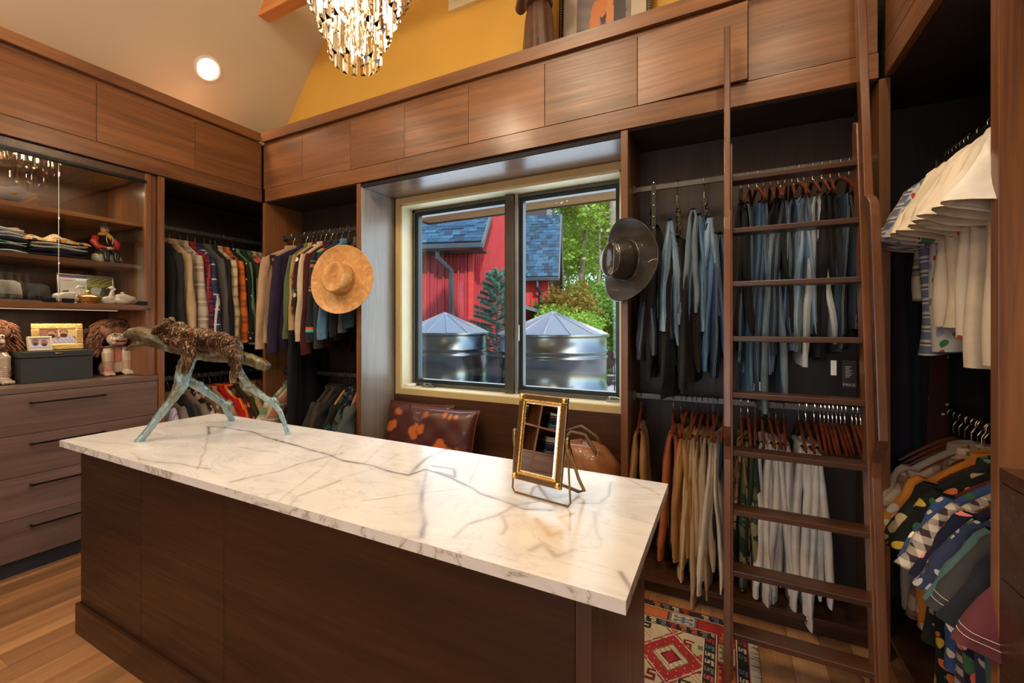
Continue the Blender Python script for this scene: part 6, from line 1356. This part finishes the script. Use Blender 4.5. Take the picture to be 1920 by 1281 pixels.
# ---- rug
def rug():
    X0, X1, Y0, Y1 = -1.75, .098, 1.66, 2.392; cs = .0052; nx, ny = int((X1-X0)/cs), int((Y1-Y0)/cs)
    RD, DR, BKc, CR_, GR, BL_, OR, PK = map(np.array, ((.38,.02,.025), (.20,.008,.015), (.02,.015,.018), (.62,.52,.36), (.16,.18,.10), (.10,.17,.28), (.50,.14,.04), (.50,.08,.08)))
    S2_ = ["####.", "...#.", ".###.", ".#...", ".####"]
    KEY = ["#######", "#.#.#.#", "#.....#", "###.###", "#.....#", "#.#.#.#", "#######"]
    img = np.zeros((ny, nx, 3)); rr_ = random.Random(4)
    pal = [CR_, RD, GR, BL_, PK, CR_, OR]
    for j in range(ny):
        for i in range(nx):
            e = min(nx-1-i, ny-1-j); side = (nx-1-i) < (ny-1-j); t_ = (j if side else i)
            if e < 1: c_ = RD
            elif e < 9:
                k = t_//9; u, v = (t_ % 9), (e-1); c_ = BKc
                if k % 5 != 4 and 1 <= u < 8 and 1 <= v < 7:
                    if S2_[min(4, int((v-1)*5/6))][min(4, int((u-1)*5/7))] == '#': c_ = pal[(k*3) % 7]
            elif e < 10: c_ = CR_
            elif e < 25:
                k = t_//26; u, v = t_ % 26, e-10; bg = (RD, PK, DR, GR, OR, BL_)[k % 6]; c_ = bg
                if u < 2 or v in (0, 14): c_ = DR
                elif KEY[min(6, v*7//15)][min(6, (u-2)*7//24)] == '#' and 3 < u < 24: c_ = (CR_, RD, PK, OR)[(k+1) % 4]*.9
            elif e < 26: c_ = CR_
            elif e < 35:
                k = t_//9; u, v = (t_ % 9), (e-26); c_ = BKc
                if 1 <= u < 8 and 1 <= v < 8:
                    if S2_[min(4, int((v-1)*5/7))][min(4, int((u-1)*5/7))] == '#': c_ = pal[(k*5+2) % 7]
            elif e < 36: c_ = CR_
            else:
                u, v = (i+14) % 56-28, (j+22) % 60-30; d = (abs(u)+abs(v)*.9)*1.22; bi, bj = i//12, j//12; h_ = (bi*7+bj*13) % 11
                if d < 8: c_ = RD
                elif d < 10: c_ = BKc
                elif d < 17: c_ = CR_ if (i+j) % 7 else RD
                elif d < 19: c_ = GR
                elif d < 32: c_ = RD if not ((i % 6 == 0) and (j % 6 == 0)) else CR_
                elif d < 34: c_ = CR_
                elif d < 36: c_ = DR
                else:
                    c_ = CR_*.92
                    if h_ in (2, 5) and S2_[(j % 12)*5//12][(i % 12)*5//12] == '#': c_ = (DR, BKc)[h_ == 5]
                    elif h_ in (7,) and abs(i % 12-6)+abs(j % 12-6) < 5: c_ = PK
                    elif h_ == 9 and abs(i % 12-6) < 4 and abs(j % 12-6) < 3: c_ = (GR, BL_)[bi % 2]
                    elif h_ == 3 and (i+j) % 5 == 0: c_ = OR
            img[j, i] = c_
    t = thing('kilim_rug', 'red and cream kilim rug with a key pattern border under the ladder', 'rug')
    mb = MB(); mb.v = [(X0+i*cs, Y0+j*cs, .0065+.0006*math.sin(i*.7)*math.cos(j*.6)) for j in range(ny+1) for i in range(nx+1)]
    mb.f = [(j*(nx+1)+i, j*(nx+1)+i+1, (j+1)*(nx+1)+i+1, (j+1)*(nx+1)+i) for j in range(ny) for i in range(nx)]
    me = mb.mesh('woven_field'); setcol(me, np.repeat(img.reshape(-1, 3), 4, axis=0), 'CORNER'); put('woven_field', me, vcol('wool_rug', .9, .4, nscale=180), t)
    put('backing', MB().box(X0, X0+nx*cs, Y0, Y0+ny*cs, .0008, .0055), fab('plain', (.2,.03,.03)), t)
    f_ = MB(); xe = X0+nx*cs
    for k in range(150):
        y = Y0+.003+k*(ny*cs/150); p = Vector((xe-.002, y, .005)); q_ = p+Vector((.030+.012*rr_.random(), rr_.uniform(-.006, .006), -.002)); f_.tube([p, (p+q_)/2+Vector((0, rr_.uniform(-.003, .003), .002)), q_], [.0022, .002, .0012], 4)
    put('fringe', f_, fab('plain', (.60,.54,.44)), t, kind='stuff'); return t
rug()
# ---- shelving behind the camera on the left wall, seen in the table mirror
sh = thing('shelving_unit', 'open walnut shelving with folded clothes above drawers, reflected in the table mirror', 'shelf')
for y in (-3.38, -2.38, -1.70, -1.0, -.29): put('upright', MB().box(-4.3, XL, y-.018, y+.018, 0, SOF), M_WZ, sh)
for z in (1.05, 1.40, 1.75, 2.10): put('shelf', MB().box(-4.3, XL-.003, -3.36, -.31, z, z+.024), M_WY, sh)
put('back', MB().box(-4.32, -4.30, -3.4, -.28, 0, SOF), M_INW, sh)
for k in range(4):
    for (y0, y1) in ((-3.36, -2.40), (-2.36, -1.72), (-1.68, -1.02), (-.98, -.31)): put('drawer_front', MB().box(XL-.02, XL, y0, y1, .11+k*.235, .34+k*.235), M_DR, sh, bevel=.001)
rs = random.Random(6); CN = [('white', (.6,.6,.58)), ('grey', (.2,.2,.21)), ('navy', (.03,.04,.09)), ('cream', (.55,.48,.36)), ('blue', (.12,.2,.35)), ('brown', (.18,.1,.05)), ('olive', (.14,.15,.07)), ('black', (.02,.02,.02))]
for (y, nm_) in ((-2.85, 'rearmost'), (-2.05, 'rear'), (-1.36, 'middle'), (-.65, 'front')):
    for zi, z in enumerate((1.0745, 1.4245)):
        h = 0
        for k in range(6):
            cn, cc = CN[(k*3+zi*5+int(y*-10)) % 8]; hh = rs.uniform(.032, .048)
            o = folded((-3.92, y, z+h), 0, .30, .30, hh, fab('plain', cc), '%s folded sweater, %s of the %s stack on the %s shelf reflected in the mirror' % (cn, ('bottom', 'second', 'third', 'fourth', 'fifth', 'top')[k], nm_, ('lower', 'upper')[zi])); o['group'] = 'folded sweaters reflected in the mirror'; h += hh+.001
